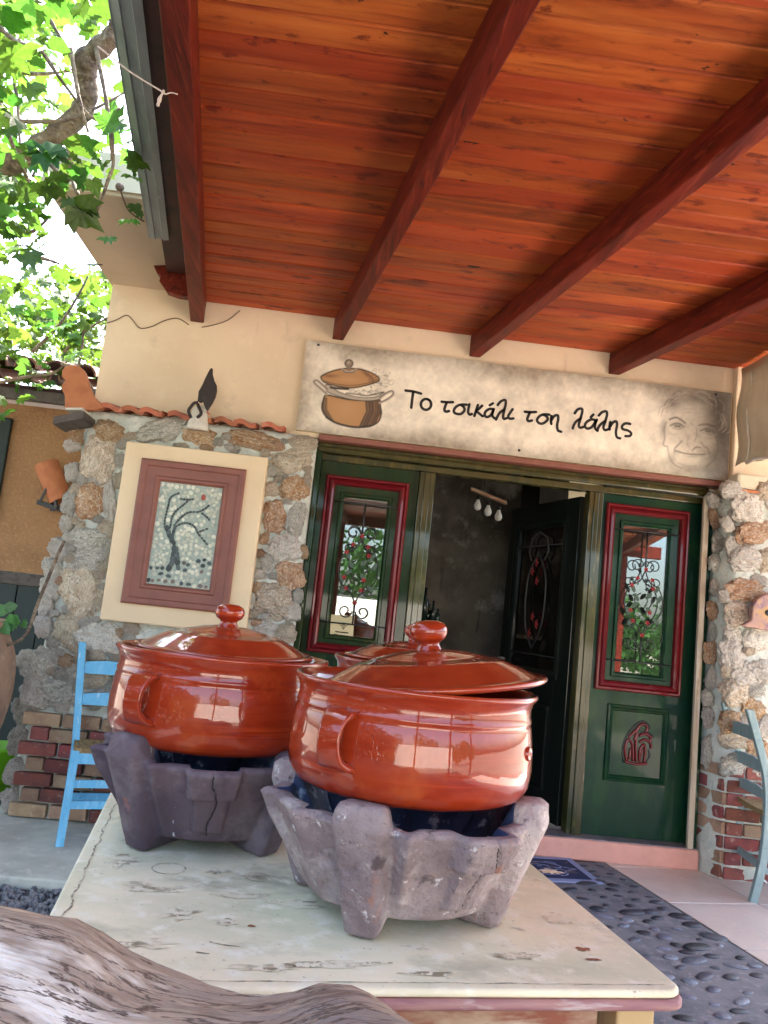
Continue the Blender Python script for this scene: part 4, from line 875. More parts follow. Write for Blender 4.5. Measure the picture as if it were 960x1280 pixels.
# picture coordinates: u 0..1 left to right, v 0..1 bottom to top (corners of the panel in the photograph)
def uv(x, y):
    # bilinear inverse of the panel quad (205,200) (752,245) (648,1110) (90,1060) in zoom pixels
    v = 1-(y-(200+ (x-205)*.085))/862.0; u = (x-(205-(1-v)*110))/548.0
    return (MX0+u*(MX1-MX0), MZ0+v*(MZ1-MZ0))
pm = {}
def peb_me(k, m):
    if (k, m) not in pm:
        me = lump('mosaic_pebble', 2, .15, 40+k, 1.2); me.materials.append(M[m]); pm[(k, m)] = me
    return pm[(k, m)]
placed = []; nP = 0
def mpeb(x, z, a, c, rot, m, k):
    global nP
    placed.append((x, z, max(a, c))); nP += 1
    T = TRS((x, YM-.014, z), (0, rot, 0), (a, .004, c))
    if nP <= 292: link('mosaic_pebble', peb_me(k % 4, m), mu, basis=T)
trunk = [([(348,745),(360,800),(368,850),(372,890)], 24), ([(338,735),(318,695),(298,655),(280,615),(262,570)], 24), ([(318,705),(318,660),(325,620),(335,590)], 20), ([(310,700),(285,660),(270,630)], 20), ([(330,735),(335,780),(325,835),(315,880),(290,925),(280,955)], 34), ([(345,790),(350,850),(365,900),(375,935)], 26), ([(320,720),(300,680),(280,640),(265,600)], 24), ([(250,600),(245,540),(258,470),(275,400),(290,340),(340,305),(385,295)], 13), ([(290,600),(300,550),(310,500),(345,445),(400,400),(440,365)], 12), ([(320,580),(360,530),(400,490),(460,455),(540,450),(600,420),(630,395)], 13), ([(330,585),(390,555),(450,548),(510,580),(545,640),(600,700),(630,735)], 14), ([(560,455),(610,490),(650,530)], 10), ([(375,345),(440,350),(490,345)], 10), ([(545,620),(620,590)], 13)]
for L, wd in trunk:
    pts = [(v.x, v.y) for v in spline([(x, y, 0) for x, y in L], 8)]
    acc = 0; last = None
    for (x, y), (x2, y2) in zip(pts, pts[1:]):
        acc += math.hypot(x2-x, y2-y)
        if acc > wd*.75+12:
            acc = 0; p = uv(x, y); q = uv(x2, y2); s = .00067*wd*.78
            mpeb(p[0], p[1], max(.0095, s*1.5), max(.0068, s*.95), -math.atan2(q[1]-p[1], q[0]-p[0]), 'dark_pebble', nP)
mpeb(*uv(582, 328), .014, .019, 0, 'red_pebble', 1)
for x, y, m in ((115,1025,'dark_pebble'),(150,1030,'brown_pebble'),(203,1025,'brown_pebble'),(262,1035,'brown_pebble'),(325,1035,'brown_pebble'),(400,1050,'dark_pebble'),(462,1055,'dark_pebble'),(565,1068,'brown_pebble'),(612,1075,'brown_pebble'),(135,925,'dark_pebble'),(190,925,'dark_pebble'),(232,925,'dark_pebble'),(220,972,'dark_pebble'),(288,990,'dark_pebble'),(455,895,'dark_pebble'),(430,940,'dark_pebble'),(585,900,'dark_pebble'),(640,880,'dark_pebble'),(597,852,'dark_pebble'),(575,950,'brown_pebble'),(545,862,'dark_pebble'),(420,880,'brown_pebble')):
    mpeb(*uv(x, y), random.uniform(.010, .017), random.uniform(.009, .013), random.uniform(-.3, .3), m, nP)
t = 0
while nP < 292 and t < 20000:
    t += 1; x = random.uniform(MX0+.01, MX1-.01); z = random.uniform(MZ0+.01, MZ1-.01); a = random.uniform(.0095, .0155)
    if all((x-q[0])**2+(z-q[1])**2 > (a*.78+q[2]*.78)**2 for q in placed): mpeb(x, z, a, a*random.uniform(.65, .95), random.uniform(0, 3), 'white_pebble', nP)
# ================================================================== TABLE
random.seed(5)
TA = math.atan2(.153, .988); TZ = .82
tbl = thing('table', 'worn cream painted wooden table carrying the clay pots and braziers', 'table', (.13, 1.72, 0), 0)
tu = Vector((math.cos(TA), math.sin(TA), 0)); tv = Vector((-math.sin(TA), math.cos(TA), 0)); TC = Vector((.592, 1.205, 0))   # near right corner
def tp(u, v, z): return TC+tu*u+tv*v+Vector((0, 0, z))      # u to the right (negative on the table), v away
TWD, TDP = .945, 1.38
def slab(name, inset, z0, z1, m, bev, rad=.03):
    cs = []
    for (u, v, a) in ((-rad-inset, inset+rad, -90), (-rad-inset, TDP-inset-rad, 0), (-TWD+inset+rad, TDP-inset-rad, 90), (-TWD+inset+rad, inset+rad, 180)):
        for k in range(5):
            t = R(a+k*22.5); cs.append(tp(u+rad*math.cos(t), v+rad*math.sin(t), 0))
    b = MB(); n = len(cs)
    vs = [c+Vector((0, 0, z0)) for c in cs]+[c+Vector((0, 0, z1)) for c in cs]
    fs = [tuple(range(n-1, -1, -1)), tuple(range(n, 2*n))]+[(i, (i+1) % n, n+(i+1) % n, n+i) for i in range(n)]
    b.add(vs, fs); return b.build(name, m, tbl, bevel=bev, seg=4)
slab('table_top', .004, TZ-.012, TZ, M['table'], .009)
slab('table_edge', 0, TZ-.028, TZ-.0125, M['table_edge'], .006)
for u, v in ((-.07, .06), (-.07, TDP-.06), (-TWD+.07, .06), (-TWD+.07, TDP-.06)):
    b = MB(); p = tp(u, v, 0); 
    b.obox(p+Vector((0, 0, 0.004)), p+Vector((0, 0, TZ-.029)), tu*.062, tv*.062); b.build('leg', M['table_leg'], tbl, bevel=.004)
for (a, c, d) in (((-.12, .06), (-TWD+.12, .06), tv), ((-.12, TDP-.06), (-TWD+.12, TDP-.06), tv), ((-.07, .10), (-.07, TDP-.10), tu), ((-TWD+.07, .10), (-TWD+.07, TDP-.10), tu)):
    b = MB(); b.obox(tp(*a, TZ-.084), tp(*c, TZ-.084), d*.02, (0, 0, .108)); b.build('apron', M['apron'], tbl, bevel=.003)
M['stain'] = mat('dark_ring_stain', (.34, .29, .19), .7, [(40, (.80, .71, .50), .45, .58)])
def ring_stain(px, py, r_, w_):
    p = atz(px, py, TZ); b = MB(); n = 40; vs = []
    for k in range(n):
        a = 2*math.pi*k/n; j = w_*(.75+.6*mn.noise(Vector((math.cos(a)*2, math.sin(a)*2, px))))
        vs += [(p.x+(r_-j)*math.cos(a), p.y+(r_-j)*math.sin(a), TZ+.0008), (p.x+(r_+j)*math.cos(a), p.y+(r_+j)*math.sin(a), TZ+.0008)]
    b.add(vs, [(2*k, 2*k+1, 2*((k+1) % n)+1, 2*((k+1) % n)) for k in range(n)]); b.build('ring_stain', M['stain'], tbl)
def patch_stain(px, py, rx, ry, m):
    p = atz(px, py, TZ); b = MB(); n = 36; vs = [(p.x, p.y, TZ+.0009)]
    for k in range(n):
        a = 2*math.pi*k/n; j = 1+.9*mn.noise(Vector((math.cos(a)*2.2, math.sin(a)*2.2, px*.37)))
        q = tu*(rx*j*math.cos(a))+tv*(ry*j*math.sin(a)); vs.append((p.x+q.x, p.y+q.y, TZ+.0009))
    b.add(vs, [(0, 1+k, 1+(k+1) % n) for k in range(n)]); b.build('paint_stain', m, tbl)
ring_stain(211, 1086, .030, .0018); ring_stain(322, 1097, .022, .002)
M['stain2'] = mat('worn_bare_spot', (.30, .24, .14), .7, [((14, 30, 14), (.82, .73, .50), .40, .56), (60, (.85, .77, .56), .5, .56)])
M['knot'] = mat('bare_wood_knot', (.34, .12, .05), .6, [(40, (.20, .07, .03), .45, .65)])
M['scratch'] = mat('dark_scratch', (.20, .165, .11), .7, [(50, (.66, .58, .40), .45, .58)])
patch_stain(192, 1112, .045, .014, M['stain2']); patch_stain(272, 1089, .02, .014, M['stain2']); patch_stain(223, 1143, .028, .02, M['stain2']); patch_stain(280, 1153, .016, .012, M['stain2'])
patch_stain(168, 1105, .024, .012, M['stain2']); patch_stain(152, 1075, .022, .03, M['stain2']); patch_stain(375, 1130, .04, .02, M['stain2']); patch_stain(420, 1205, .06, .012, M['stain2']); patch_stain(700, 1150, .03, .02, M['stain2']); patch_stain(180, 1180, .04, .015, M['stain2']); patch_stain(330, 1210, .05, .010, M['stain2']); patch_stain(165, 1052, .022, .016, M['stain2']); patch_stain(640, 1195, .035, .012, M['stain2']); patch_stain(300, 1120, .05, .012, M['stain2'])
patch_stain(728, 1187, .012, .006, M['knot']); patch_stain(741, 1200, .014, .004, M['knot']); patch_stain(314, 1158, .006, .004, M['knot']); patch_stain(536, 1218, .045, .006, M['stain2']); patch_stain(690, 1090, .02, .014, M['stain2'])
b = MB()
for pts in ([(262,1177),(280,1181),(300,1183)], [(118,1165),(130,1162)], [(245,1190),(262,1192)]):
    for a, c in zip(pts, pts[1:]):
        A = atz(*a, TZ+.0008); B_ = atz(*c, TZ+.0008); n_ = (B_-A).cross(Vector((0, 0, 1))).normalized()*.0018; b.add([A-n_, A+n_, B_+n_*.5, B_-n_*.5], [(0, 1, 2, 3)])
# flaking line along the left edge of the top
pp = [tp(-TWD+.028+.007*mn.noise(Vector((v*24, 0, 4)))+.004*mn.noise(Vector((v*90, 0, 4))), v, TZ+.0008) for v in np.linspace(.03, TDP-.03, 130)]
for A, B_ in zip(pp, pp[1:]):
    n_ = (B_-A).cross(Vector((0, 0, 1))).normalized()*(.0008+.0022*abs(mn.noise(A*30))); b.add([A-n_, A+n_, B_+n_, B_-n_], [(0, 1, 2, 3)])
pp = [tp(u, .022+.004*mn.noise(Vector((u*20, 3, 4))), TZ+.0008) for u in np.linspace(-TWD+.04, -.03, 120)]
for A, B_ in zip(pp, pp[1:]):
    n_ = (B_-A).cross(Vector((0, 0, 1))).normalized()*(.0003+.0016*abs(mn.noise(A*30))); b.add([A-n_, A+n_, B_+n_, B_-n_], [(0, 1, 2, 3)])
stuff(b.build('scratches', M['scratch'], tbl, recalc=False))

# ================================================================== BRAZIERS
def brazier(cx, cy, feet, block, lugs, label, rt=.230, seed=0, m='brazier'):
    t = thing('clay_brazier', label, 'brazier', (cx, cy, TZ), 0, 'clay braziers under the cooking pots')
    N = 420; H0 = .180; vs = []; fs = []; mi = []
    def wob(a, z): return mn.noise(Vector((math.cos(a)*2.4, math.sin(a)*2.4, z*9+seed)))
    def bump(a, c, w_, p=2): 
        d = abs((a-c+math.pi) % (2*math.pi)-math.pi)/w_; return math.exp(-d**(2*p))
    rows = 40; cols = []
    for k in range(N):
        a = 2*math.pi*k/N; F = max(bump(a, R(f), .185, 4) for f in feet)
        L = max(h*bump(a, R(f), .19, 6) for f, h in zip(feet, lugs)); col = []
        zb = .028*(1-F)+.001; zt = H0+L+.003*wob(a, 0)
        for j in range(rows+1):
            s = j/rows; z = zb+(zt-zb)*s
            r_ = .145+(rt-.145)*min(1.1, (z/.165))**.95
            r_ += F*(.040-.026*s)                                   # pillars
            for f0 in range(len(feet)):
                f1, f2 = feet[f0], feet[(f0+1) % len(feet)]; gap = (f2-f1) % 360
                for q in ((.20,) if 0 < (block-f1) % 360 < gap else (.30, .70)): r_ += .024*bump(a, R(f1+gap*q), .06, 1)*min(1, (s+.1)*1.2)
            d = abs((a-R(block)+math.pi) % (2*math.pi)-math.pi)
            if s > .64: r_ += .036*math.exp(-(d/.21)**14)
            elif s > .16: r_ += .015*math.exp(-(d/.165)**14)
            cr2 = R(block)+.03*math.sin(s*9+seed)+.02
            dc = abs((a-cr2+math.pi) % (2*math.pi)-math.pi); r_ -= .006*math.exp(-(dc/.010)**2) if s > .12 else 0
            r_ += .0035*wob(a, z)+.0012*mn.noise(Vector((a*9, z*70, seed)))
            if j == 0: r_ -= .008
            if j == rows: r_ -= .006
            col.append((r_, z))
        rin = col[-1][0]
        th_ = .030+.022*(L/.05 if L else 0)
        inner = [(rin-.006, zt+.003), (rin-th_+.006, zt+.002), (rin-th_, zt-.006), (rin-th_-.022, zt-.05), (.12, .055), (.06, .045)]
        full = [(.05, zb+.004), (.11, zb+.002)]+col+inner
        cols.append([(p[0]*math.cos(a), p[0]*math.sin(a), p[1]) for p in full])
    nr = len(cols[0]); mb = MB()
    for c in cols: vs += c
    o = MB(); o.v = [tuple(v) for v in vs]
    for k in range(N):
        k2 = (k+1) % N
        for j in range(nr-1):
            o.f.append([k*nr+j, k2*nr+j, k2*nr+j+1, k*nr+j+1]); o.sm.append(True)
            o.mi.append(1 if j >= nr-5 else 0)
    o.f.append([k*nr for k in range(N)][::-1]); o.sm.append(False); o.mi.append(0)
    o.f.append([k*nr+nr-1 for k in range(N)]); o.sm.append(False); o.mi.append(1)
    o.build('bowl', [M[m], M['brazier_in']], t, local=True)
    crk = []
    for j in range(4, rows):
        s = j/rows; a = R(block)+.03*math.sin(s*9+seed)+.02+.012*mn.noise(Vector((s*14, seed, 0))); p = Vector(cols[int(round(a/(2*math.pi)*N)) % N][2+j]); e = Vector((math.cos(a), math.sin(a), 0))
        crk.append(e*(math.hypot(p.x, p.y)+.0003)+Vector((0, 0, p.z)))
    cb = MB(); cb.tube(crk, [.0014+.0009*mn.noise(Vector((q.z*60, seed, 1))) for q in crk], 5); cb.build('crack', M['ink'], t, local=True, recalc=False)
    return t
BC2 = (.170, 1.465); BC1 = (-.215, 1.775)
brazier(*BC2, (-112, -22, 68, 158), -62, (.031, .034, .031, .034), 'pale grey clay brazier with blue inside under the nearer pot', seed=2)
brazier(*BC1, (-128, -38, 52, 142), -82, (.040, .030, .030, .034), 'dark purplish clay brazier under the left pot', seed=9, m='brazier_dark')
brazier(.245, 2.235, (-100, -10, 80, 170), -55, (.031, .034, .031, .034), 'clay brazier standing behind the other two at the back of the table', seed=5)

# ================================================================== POTS
POT = [(0, 0), (.16, 0), (.190, .004), (.208, .015), (.2165, .034), (.2195, .060), (.2190, .088), (.2165, .115), (.2135, .138), (.2115, .145), (.2135, .148), (.2125, .152), (.2105, .160), (.2105, .172), (.213, .182), (.2185, .190), (.2215, .195), (.220, .200), (.215, .2005), (.207, .192), (.201, .175), (.200, .15), (.208, .09), (.200, .04), (.16, .014), (0, .012)]
LID = [(0, .062), (.03, .061), (.06, .057), (.095, .049), (.125, .040), (.128, .0415), (.134, .0385), (.165, .024), (.188, .011), (.197, .008), (.206, .009), (.2085, .005), (.206, .0005), (.198, -.003), (.17, .004), (.12, .024), (.06, .042), (0, .047)]
KNB = [(.024, .058), (.021, .066), (.019, .071), (.022, .075), (.030, .080), (.0345, .089), (.035, .097), (.031, .106), (.020, .112), (0, .114)]
def cooking_pot(loc, s, rz, label, hand=(0, 180), studs=(), hz=.93):
    t = thing('cooking_pot', label, 'pot', loc, rz, 'red glazed clay cooking pots')
    b = MB(); b.lathe([(r_*s, z*s*hz) for r_, z in POT], 128)
    b.v = [(x*(1+.004*mn.noise(Vector((x*6, y*6, z*6)))), y*(1+.004*mn.noise(Vector((x*6, y*6, z*6+4)))), z+.0006*mn.noise(Vector((x*20, y*20, z*9)))) for x, y, z in b.v]
    body = b.build('body', M['glaze'], t, local=True)
    for a in hand:
        # loop handle: a wide strap bowed out from the wall, flared at its lower root
        a = R(a); e = Vector((math.cos(a), math.sin(a), 0)); tt = Vector((-math.sin(a), math.cos(a), 0)); b = MB()
        n = 16; m_ = 12; vs = []
        for i in range(n+1):
            u = i/n; ang = math.pi*(u)
            z = (.104+.044*math.cos(ang))*s*hz; out = (.209+.038*math.sin(ang)**.7)*s; hw = (.020+.005*math.cos(ang)**2+.010*max(0, u-.75)*4)*s
            # strap cross-section: flat ribbon with two raised edges
            dirv = (e*math.sin(ang)+Vector((0, 0, 1))*math.cos(ang)).normalized()
            for j in range(m_):
                q = 2*math.pi*j/m_; wv = math.cos(q)*hw; tv_ = math.sin(q)*.0085*s
                edge = .007*s*(abs(math.cos(q))**6)*(1 if math.sin(q) > -.2 else 0)
                vs.append(e*out+Vector((0, 0, z))+tt*wv+dirv*(tv_+edge))
        fs = [(i*m_+j, i*m_+(j+1) % m_, (i+1)*m_+(j+1) % m_, (i+1)*m_+j) for i in range(n) for j in range(m_)]
        fs += [tuple(range(m_-1, -1, -1)), tuple(n*m_+j for j in range(m_))]
        b.add(vs, fs, 0, True); b.build('handle', M['glaze'], t, local=True)
    for a, zz in studs:       # small pressed clay studs
        a = R(a); zz = zz*s*hz; rr = .2180*s; e = Vector((math.cos(a), math.sin(a), 0)); b = MB()
        b.lathe([(0, .007), (.004, .0065), (.007, .003), (.009, .0045), (.0115, .003), (.013, -.002)], 16); 
        o = b.build('stud', M['glaze'], t, local=True, recalc=False); o.matrix_basis = Matrix.Translation(e*rr+Vector((0, 0, zz))) @ e.to_track_quat('Z', 'Y').to_matrix().to_4x4()
    return t
def pot_lid(loc, s, rot, label):
    t = thing('pot_lid', label, 'lid', loc, 0, 'domed lids on the clay pots'); t.rotation_euler = rot
    b = MB(); b.lathe([(r_*s, z*s) for r_, z in LID], 112)
    b.v = [(x, y, z+.0012*s*mn.noise(Vector((x*9, y*9, 3)))) for x, y, z in b.v]
    b.build('dome', M['glaze'], t, local=True)
    b = MB(); b.lathe([(r_*s, z*s) for r_, z in KNB], 48); b.build('knob', M['glaze'], t, local=True)
    return t
P2 = Vector((.170, 1.46, TZ+.203)); P1 = Vector((-.222, 1.775, TZ+.194)); P3 = Vector((.245, 2.235, TZ+.197))
cooking_pot(P2, 1.0, 0, 'nearest red glazed clay pot with its lid set askew', hand=(-127, 53), studs=((-30, .10),))
cooking_pot(P1, 1.04, 0, 'left red glazed clay pot with lid, in front of the blue chair', hand=(-121, 59), studs=((-10, .11), (150, .1)))
cooking_pot(P3, 1.0, 0, 'red glazed clay pot mostly hidden behind the nearest pot', hand=(-175, 5))
pot_lid(P2+Vector((.026, .0, .184)), 1.02, (R(-2), R(-7.5), R(10)), 'domed lid lying crooked on the nearest clay pot')
pot_lid(P1+Vector((.0, .0, .192)), .93, (R(1), R(-1), R(40)), 'domed lid sitting level on the left clay pot')
pot_lid(P3+Vector((.0, .0, .184)), 0.93, (R(0), R(1), R(80)), 'domed lid of the hidden pot, its knob peeping out behind the nearest lid')

# ================================================================== FOREGROUND OLIVE STUMP
b = MB(); N = 96; vs = []; rows = 30
ctr = Vector((-.265, .56, 0))
for j in range(rows+1):
    s = j/rows
    for k in range(N):
        a = 2*math.pi*k/N; d = Vector((math.cos(a), math.sin(a), 0))
        rr = 1+.10*mn.noise(Vector((d.x*1.3, d.y*1.3, 1)))+.05*mn.noise(Vector((d.x*4, d.y*4, 6)))
        if s < .45: z = s/.45*.80; k_ = .86+.12*(s/.45)+.05*mn.noise(Vector((d.x*3, d.y*3, z*3)))
        else:
            q = (s-.45)/.55; k_ = .985*(1-q**3.2); z = .80+.150*q**.42
        x = d.x*.53*rr*k_; y = d.y*.40*rr*k_
        z += (.016*mn.noise(Vector((x*5, y*5, 2)))+.008*mn.noise(Vector((x*14, y*10, 5)))+.004*mn.noise(Vector((x*20, y*50, 5))))*min(1, z)
        z += -.035*max(-.3, min(.5, x+.05))*(z > .6) + .02*math.exp(-((x-.36)/.09)**2)*(z > .6)
        z -= .036*math.exp(-((x-.185)/.12)**2)*(s > .45)
        vs.append(ctr+Vector((x, y, max(0, z+.055*(s > .45)))))
fs = [(j*N+k, j*N+(k+1) % N, (j+1)*N+(k+1) % N, (j+1)*N+k) for j in range(rows) for k in range(N)]
b.add(vs, fs, 0, True); stump = b.build('wood_stump', M['driftwood'])
tag(stump, 'big gnarled brown wood stump with pale veins at the bottom left', 'stump')

# ================================================================== CHAIRS
def chair(loc, rz, label, paint, curved, H=1.0):
    t = thing('chair', label, 'chair', loc, rz)
    for sx in (-1, 1):
        b = MB()
        if curved: b_pts = [(sx*.195, .23, 0), (sx*.195, .185, .22), (sx*.195, .17, .45), (sx*.195, .18, .65), (sx*.195, .235, .85), (sx*.195, .29, H)]
        else: b_pts = [(sx*.185, .175, 0), (sx*.185, .17, .46), (sx*.225, .285, H)]
        pts = spline(b_pts, 5) if curved else [Vector(p) for p in b_pts]
        for a, c in zip(pts, pts[1:]):
            pass
        vs = []
        for p in pts:
            for i, j in ((-1, -1), (1, -1), (1, 1), (-1, 1)): vs.append(p+Vector((i*.019, j*.021, 0)))
        m_ = len(pts); fs = [(i*4+k, i*4+(k+1) % 4, (i+1)*4+(k+1) % 4, (i+1)*4+k) for i in range(m_-1) for k in range(4)]+[(3, 2, 1, 0), tuple((m_-1)*4+k for k in range(4))]
        b.add(vs, fs); b.build('rear_leg', paint, t, local=True, bevel=.004)
        b = MB(); b.obox((sx*.205, -.20, 0), (sx*.195, -.175, .475), (.04, 0, 0), (0, .04, 0)); b.build('front_leg', paint, t, local=True, bevel=.004)
        for z in (.16, .30):
            b = MB(); b.obox((sx*.2, -.185, z), (sx*.19, .168, z+.01), (.02, 0, 0), (0, 0, .034)); b.build('stretcher', paint, t, local=True, bevel=.003)
        b = MB(); b.obox((sx*.196, -.16, .435), (sx*.187, .15, .435), (.022, 0, 0), (0, 0, .05)); b.build('seat_rail', paint, t, local=True, bevel=.003)
    for y, zs in ((-.183, (.20, .305)), (.176, (.18,))):
        for z in zs:
            b = MB(); b.box(-.185, .185, y-.010, y+.010, z-.02, z+.02); b.build('stretcher', paint, t, local=True, bevel=.003)
    b = MB(); b.box(-.18, .18, -.196, -.172, .405, .46); b.build('seat_rail', paint, t, local=True, bevel=.003)
    b = MB(); n = 14; vs = []
    for i in range(n+1):
        for j in range(n+1):
            u = i/n*2-1; v = j/n*2-1; ww = .205-.012*(v+1)/2; vs.append((u*ww, v*.195, .475+.012*(abs(u)**3+abs(v)**3)/2-.012*(1-max(abs(u), abs(v)))))
    W = n+1; top = [(i*W+j, (i+1)*W+j, (i+1)*W+j+1, i*W+j+1) for i in range(n) for j in range(n)]; k0 = len(vs)
    vs2 = [(x, y, z-.028) for x, y, z in vs]; b.add(vs+vs2, top+[tuple(reversed([q+k0 for q in f])) for f in top]+[(e, e+k0, e2+k0, e2) for e, e2 in [(j, j+1) for j in range(n)]+[(n*W+j+1, n*W+j) for j in range(n)]+[((i+1)*W, i*W) for i in range(n)]+[(i*W+n, (i+1)*W+n) for i in range(n)]])
    b.build('seat', M['rush'], t, local=True)
    # back slats with a scalloped upper edge
    for z, h in (((H-.13), .075), ((H-.30), .07)) + (((H-.45, .06),) if curved else ()):
        f = (z-.46)/(H-.46); yb = (.17+.115*f) if not curved else (.172+.11*f**1.6)
        poly = [(-.168, z-h/2), (.168, z-h/2), (.168, z+h*.35)]+[(x, z+h*.35+.013*math.sin((x+.168)/.336*math.pi)-.006*math.exp(-(x/.03)**2)) for x in np.linspace(.16, -.16, 17)]+[(-.168, z+h*.35)]
        wf = 1+.2*f if not curved else 1.08
        b = MB(); b.prism([(x*wf, yb-.008, zz) for x, zz in poly], (0, .017, 0)); b.build('slat', paint, t, local=True)
    return t
chair((-1.085, 4.45, 0), R(20), 'sky blue wooden chair with rush seat beside the left stone wall', M['bluepaint'], False, 1.0).scale.y = .70
chair((2.70, 4.50, 0.002), R(82), 'faded green wooden chair at the right edge by the stone wall', M['greenchair'], True, 1.02)
b = MB(); p = atz(952, 1108, .03); b.tube([p+Vector((math.cos(a)*.035, 0, math.sin(a)*.035)) for a in np.linspace(.6, 5.2, 18)], .007, 8); tag(b.build('white_hook', M['bulb'], recalc=False), 'small white plastic hook lying on the floor by the green chair', 'hook')

# ================================================================== JAR, PLANT, BUCKET
jc = at(-48, 850, 4.35)
jar = thing('clay_jar', 'tall weathered clay jar at the left edge beside the stone wall', 'jar', (jc.x, 4.35, 0))
b = MB(); JP = [(0, .0), (.10, .0), (.115, .02), (.15, .18), (.205, .42), (.245, .62), (.255, .76), (.24, .90), (.20, 1.00), (.185, 1.03), (.205, 1.05), (.21, 1.075), (.195, 1.085), (.17, 1.07), (.165, 1.03), (.2, .9), (0, .88)]
prof_j = [(v.x, v.z) for v in spline([(r_, 0, z*1.0) for r_, z in JP], 3)]
b.lathe(prof_j, 56); b.build('body', M['jar'], jar, local=True)
b = MB(); b.lathe([(0, .93), (.17, .93), (.185, .92)], 30); b.build('soil', M['darkwood'], jar, local=True)
pl_ = thing('potted_plant', 'young leafy plant with a long bare stem growing out of the clay jar', 'plant', (jc.x, 4.35, .93))
st0 = Vector((jc.x+.10, 4.35, .93))
b = MB(); b.tube(spline([st0, at(28, 798, 4.30), at(48, 752, 4.28), at(66, 708, 4.27), at(80, 676, 4.27)], 5), [.009]*21, 7); b.build('stem', M['bark'], pl_)
def leaf_me(name, m, lobes=True):
    prof_l = [(0, -.06), (.10, -.16), (.26, -.20), (.30, -.06), (.50, .02), (.42, .16), (.50, .36), (.30, .40), (.22, .52), (.12, .66), (0, .92)] if lobes else [(0, 0), (.18, .05), (.30, .22), (.32, .42), (.22, .66), (0, .95)]
    pts = prof_l+[(-x, y) for x, y in prof_l[-2:0:-1]]
    vs = [(0, .18, .02)]+[(x, y, -.10*abs(x)+.06*math.sin(y*3)-.25*x*x+(.07 if i % 2 else -.05)) for i, (x, y) in enumerate(pts)]
    n = len(pts); me = bpy.data.meshes.new(name); me.from_pydata(vs, [], [(0, 1+i, 1+(i+1) % n) for i in range(n)]); me.materials.append(m)
    for p in me.polygons: p.use_smooth = True
    return me
LFM = leaf_me('leaf', M['leaf']); LFS = leaf_me('plain_leaf', M['leaf'], False)
M['young'] = mat('young_plant_leaf', (.06, .19, .05), .45, [(9, (.09, .25, .07), .45, .7)], var=.25, trans=.3)
LFY = leaf_me('young_leaf', M['young'], False)
for px, py, s, a in ((12, 768, .10, 2.4), (22, 770, .085, 3.6), (34, 778, .075, 4.6), (5, 760, .09, 1.5), (0, 778, .10, 2.0), (-8, 765, .1, 1.2), (-25, 760, .11, .3), (18, 782, .07, 3.9)):
    p = at(px, py, 4.28); link('leaf', LFY, pl_, basis=TRS(p, (R(70)+random.uniform(-.4, .4), a+random.uniform(-.3, .3), random.uniform(-.5, .5)), s))
for a in (.3, 1.4, 2.6):
    b = MB(); b.tube(spline([st0+Vector((-.08, .0, 0)), st0+Vector((-.08+.08*math.cos(a), -.02, .10)), st0+Vector((-.10+.16*math.cos(a), -.05, .17))], 4), .004, 5); b.build('stalk', M['young'], pl_)
p = atz(-8, 990, 0); b = MB(); b.lathe([(0, .0), (.10, .0), (.135, .26), (.145, .262), (.145, .285), (.13, .285), (.10, .03), (0, .03)], 40, (p.x, p.y, 0)); tag(b.build('bucket', M['lime']), 'bright lime green plastic bucket on the floor behind the clay jar', 'bucket')

# ================================================================== ORNAMENTS
pts = [(258,825),(247,845),(245,865),(262,882),(243,902),(247,920),(258,940),(258,995),(300,1000),(345,1000),(380,1000),(412,988),(395,965),(375,945),(358,910),(350,880),(340,850),(330,835),(312,822),(290,818)]
poly = [at(x/3.2, 200+y/3.2, 4.63) for x, y in pts]
b = MB(); b.prism(poly, (0, .05, 0)); o = b.build('clay_figure', M['terracotta'], bevel=.008, seg=3); tag(o, 'terracotta bird shaped roof ornament on the left end of the wall coping', 'ornament')
b = MB(); b.obox(at(86, 514, 4.62), at(107, 514, 4.62), (0, .12, 0), (0, 0, .014)); b.build('white_slat', M['whiteclay'], lw, bevel=.002)
sq = thing('squirrel_figure', 'white and dark ornament with a tall leaf shaped tail on the coping tiles', 'ornament', (at(245, 535, 4.64).x, 4.64, 2.38))
zq = lambda x, y, Y=4.63: at(210+x*90/886, 440+y*90/886, Y)
bc = zq(350, 940); d_ = .0045*1
sc_ = (4.65/FPX)*(90/886)
b = MB(); b.lathe([(0, 0), (135*sc_, 0), (130*sc_, 60*sc_), (115*sc_, 130*sc_), (105*sc_, 200*sc_), (85*sc_, 265*sc_), (40*sc_, 300*sc_), (0, 305*sc_)], 28, bc); b.v = [(x, 4.66+(y-4.63)*.6-.0, z) for x, y, z in b.v]; b.build('body', M['whiteclay'], sq)
b = MB(); b.tube(spline([zq(285,810,4.585), zq(262,760,4.575), zq(255,715,4.57), zq(285,670,4.57), zq(320,630,4.575), zq(370,620,4.58)], 5), [20*sc_]*26, 8); b.build('arm', M['blackclay'], sq, recalc=False)
b = MB(); b.tube(spline([zq(360,805,4.575), zq(400,770,4.565), zq(405,735,4.565), zq(385,690,4.57), zq(365,640,4.58)], 5), [21*sc_]*21, 8); b.build('arm', M['blackclay'], sq, recalc=False)
tl = [(360,600),(368,540),(375,480),(420,400),(455,320),(490,250),(515,205),(540,188),(548,205),(545,260),(565,340),(595,400),(598,470),(580,550),(540,630),(505,680),(485,720),(465,700),(440,650),(430,600),(400,620)]
b = MB(); b.prism([zq(x, y, 4.62) for x, y in tl], (0, .03, 0)); b.build('tail', M['blackclay'], sq, bevel=.006)
b = MB(); b.tube([zq(478, 735, 4.62), zq(495, 755, 4.62), zq(510, 775, 4.62)], .006, 6); b.build('foot', M['tile_clay'], sq)
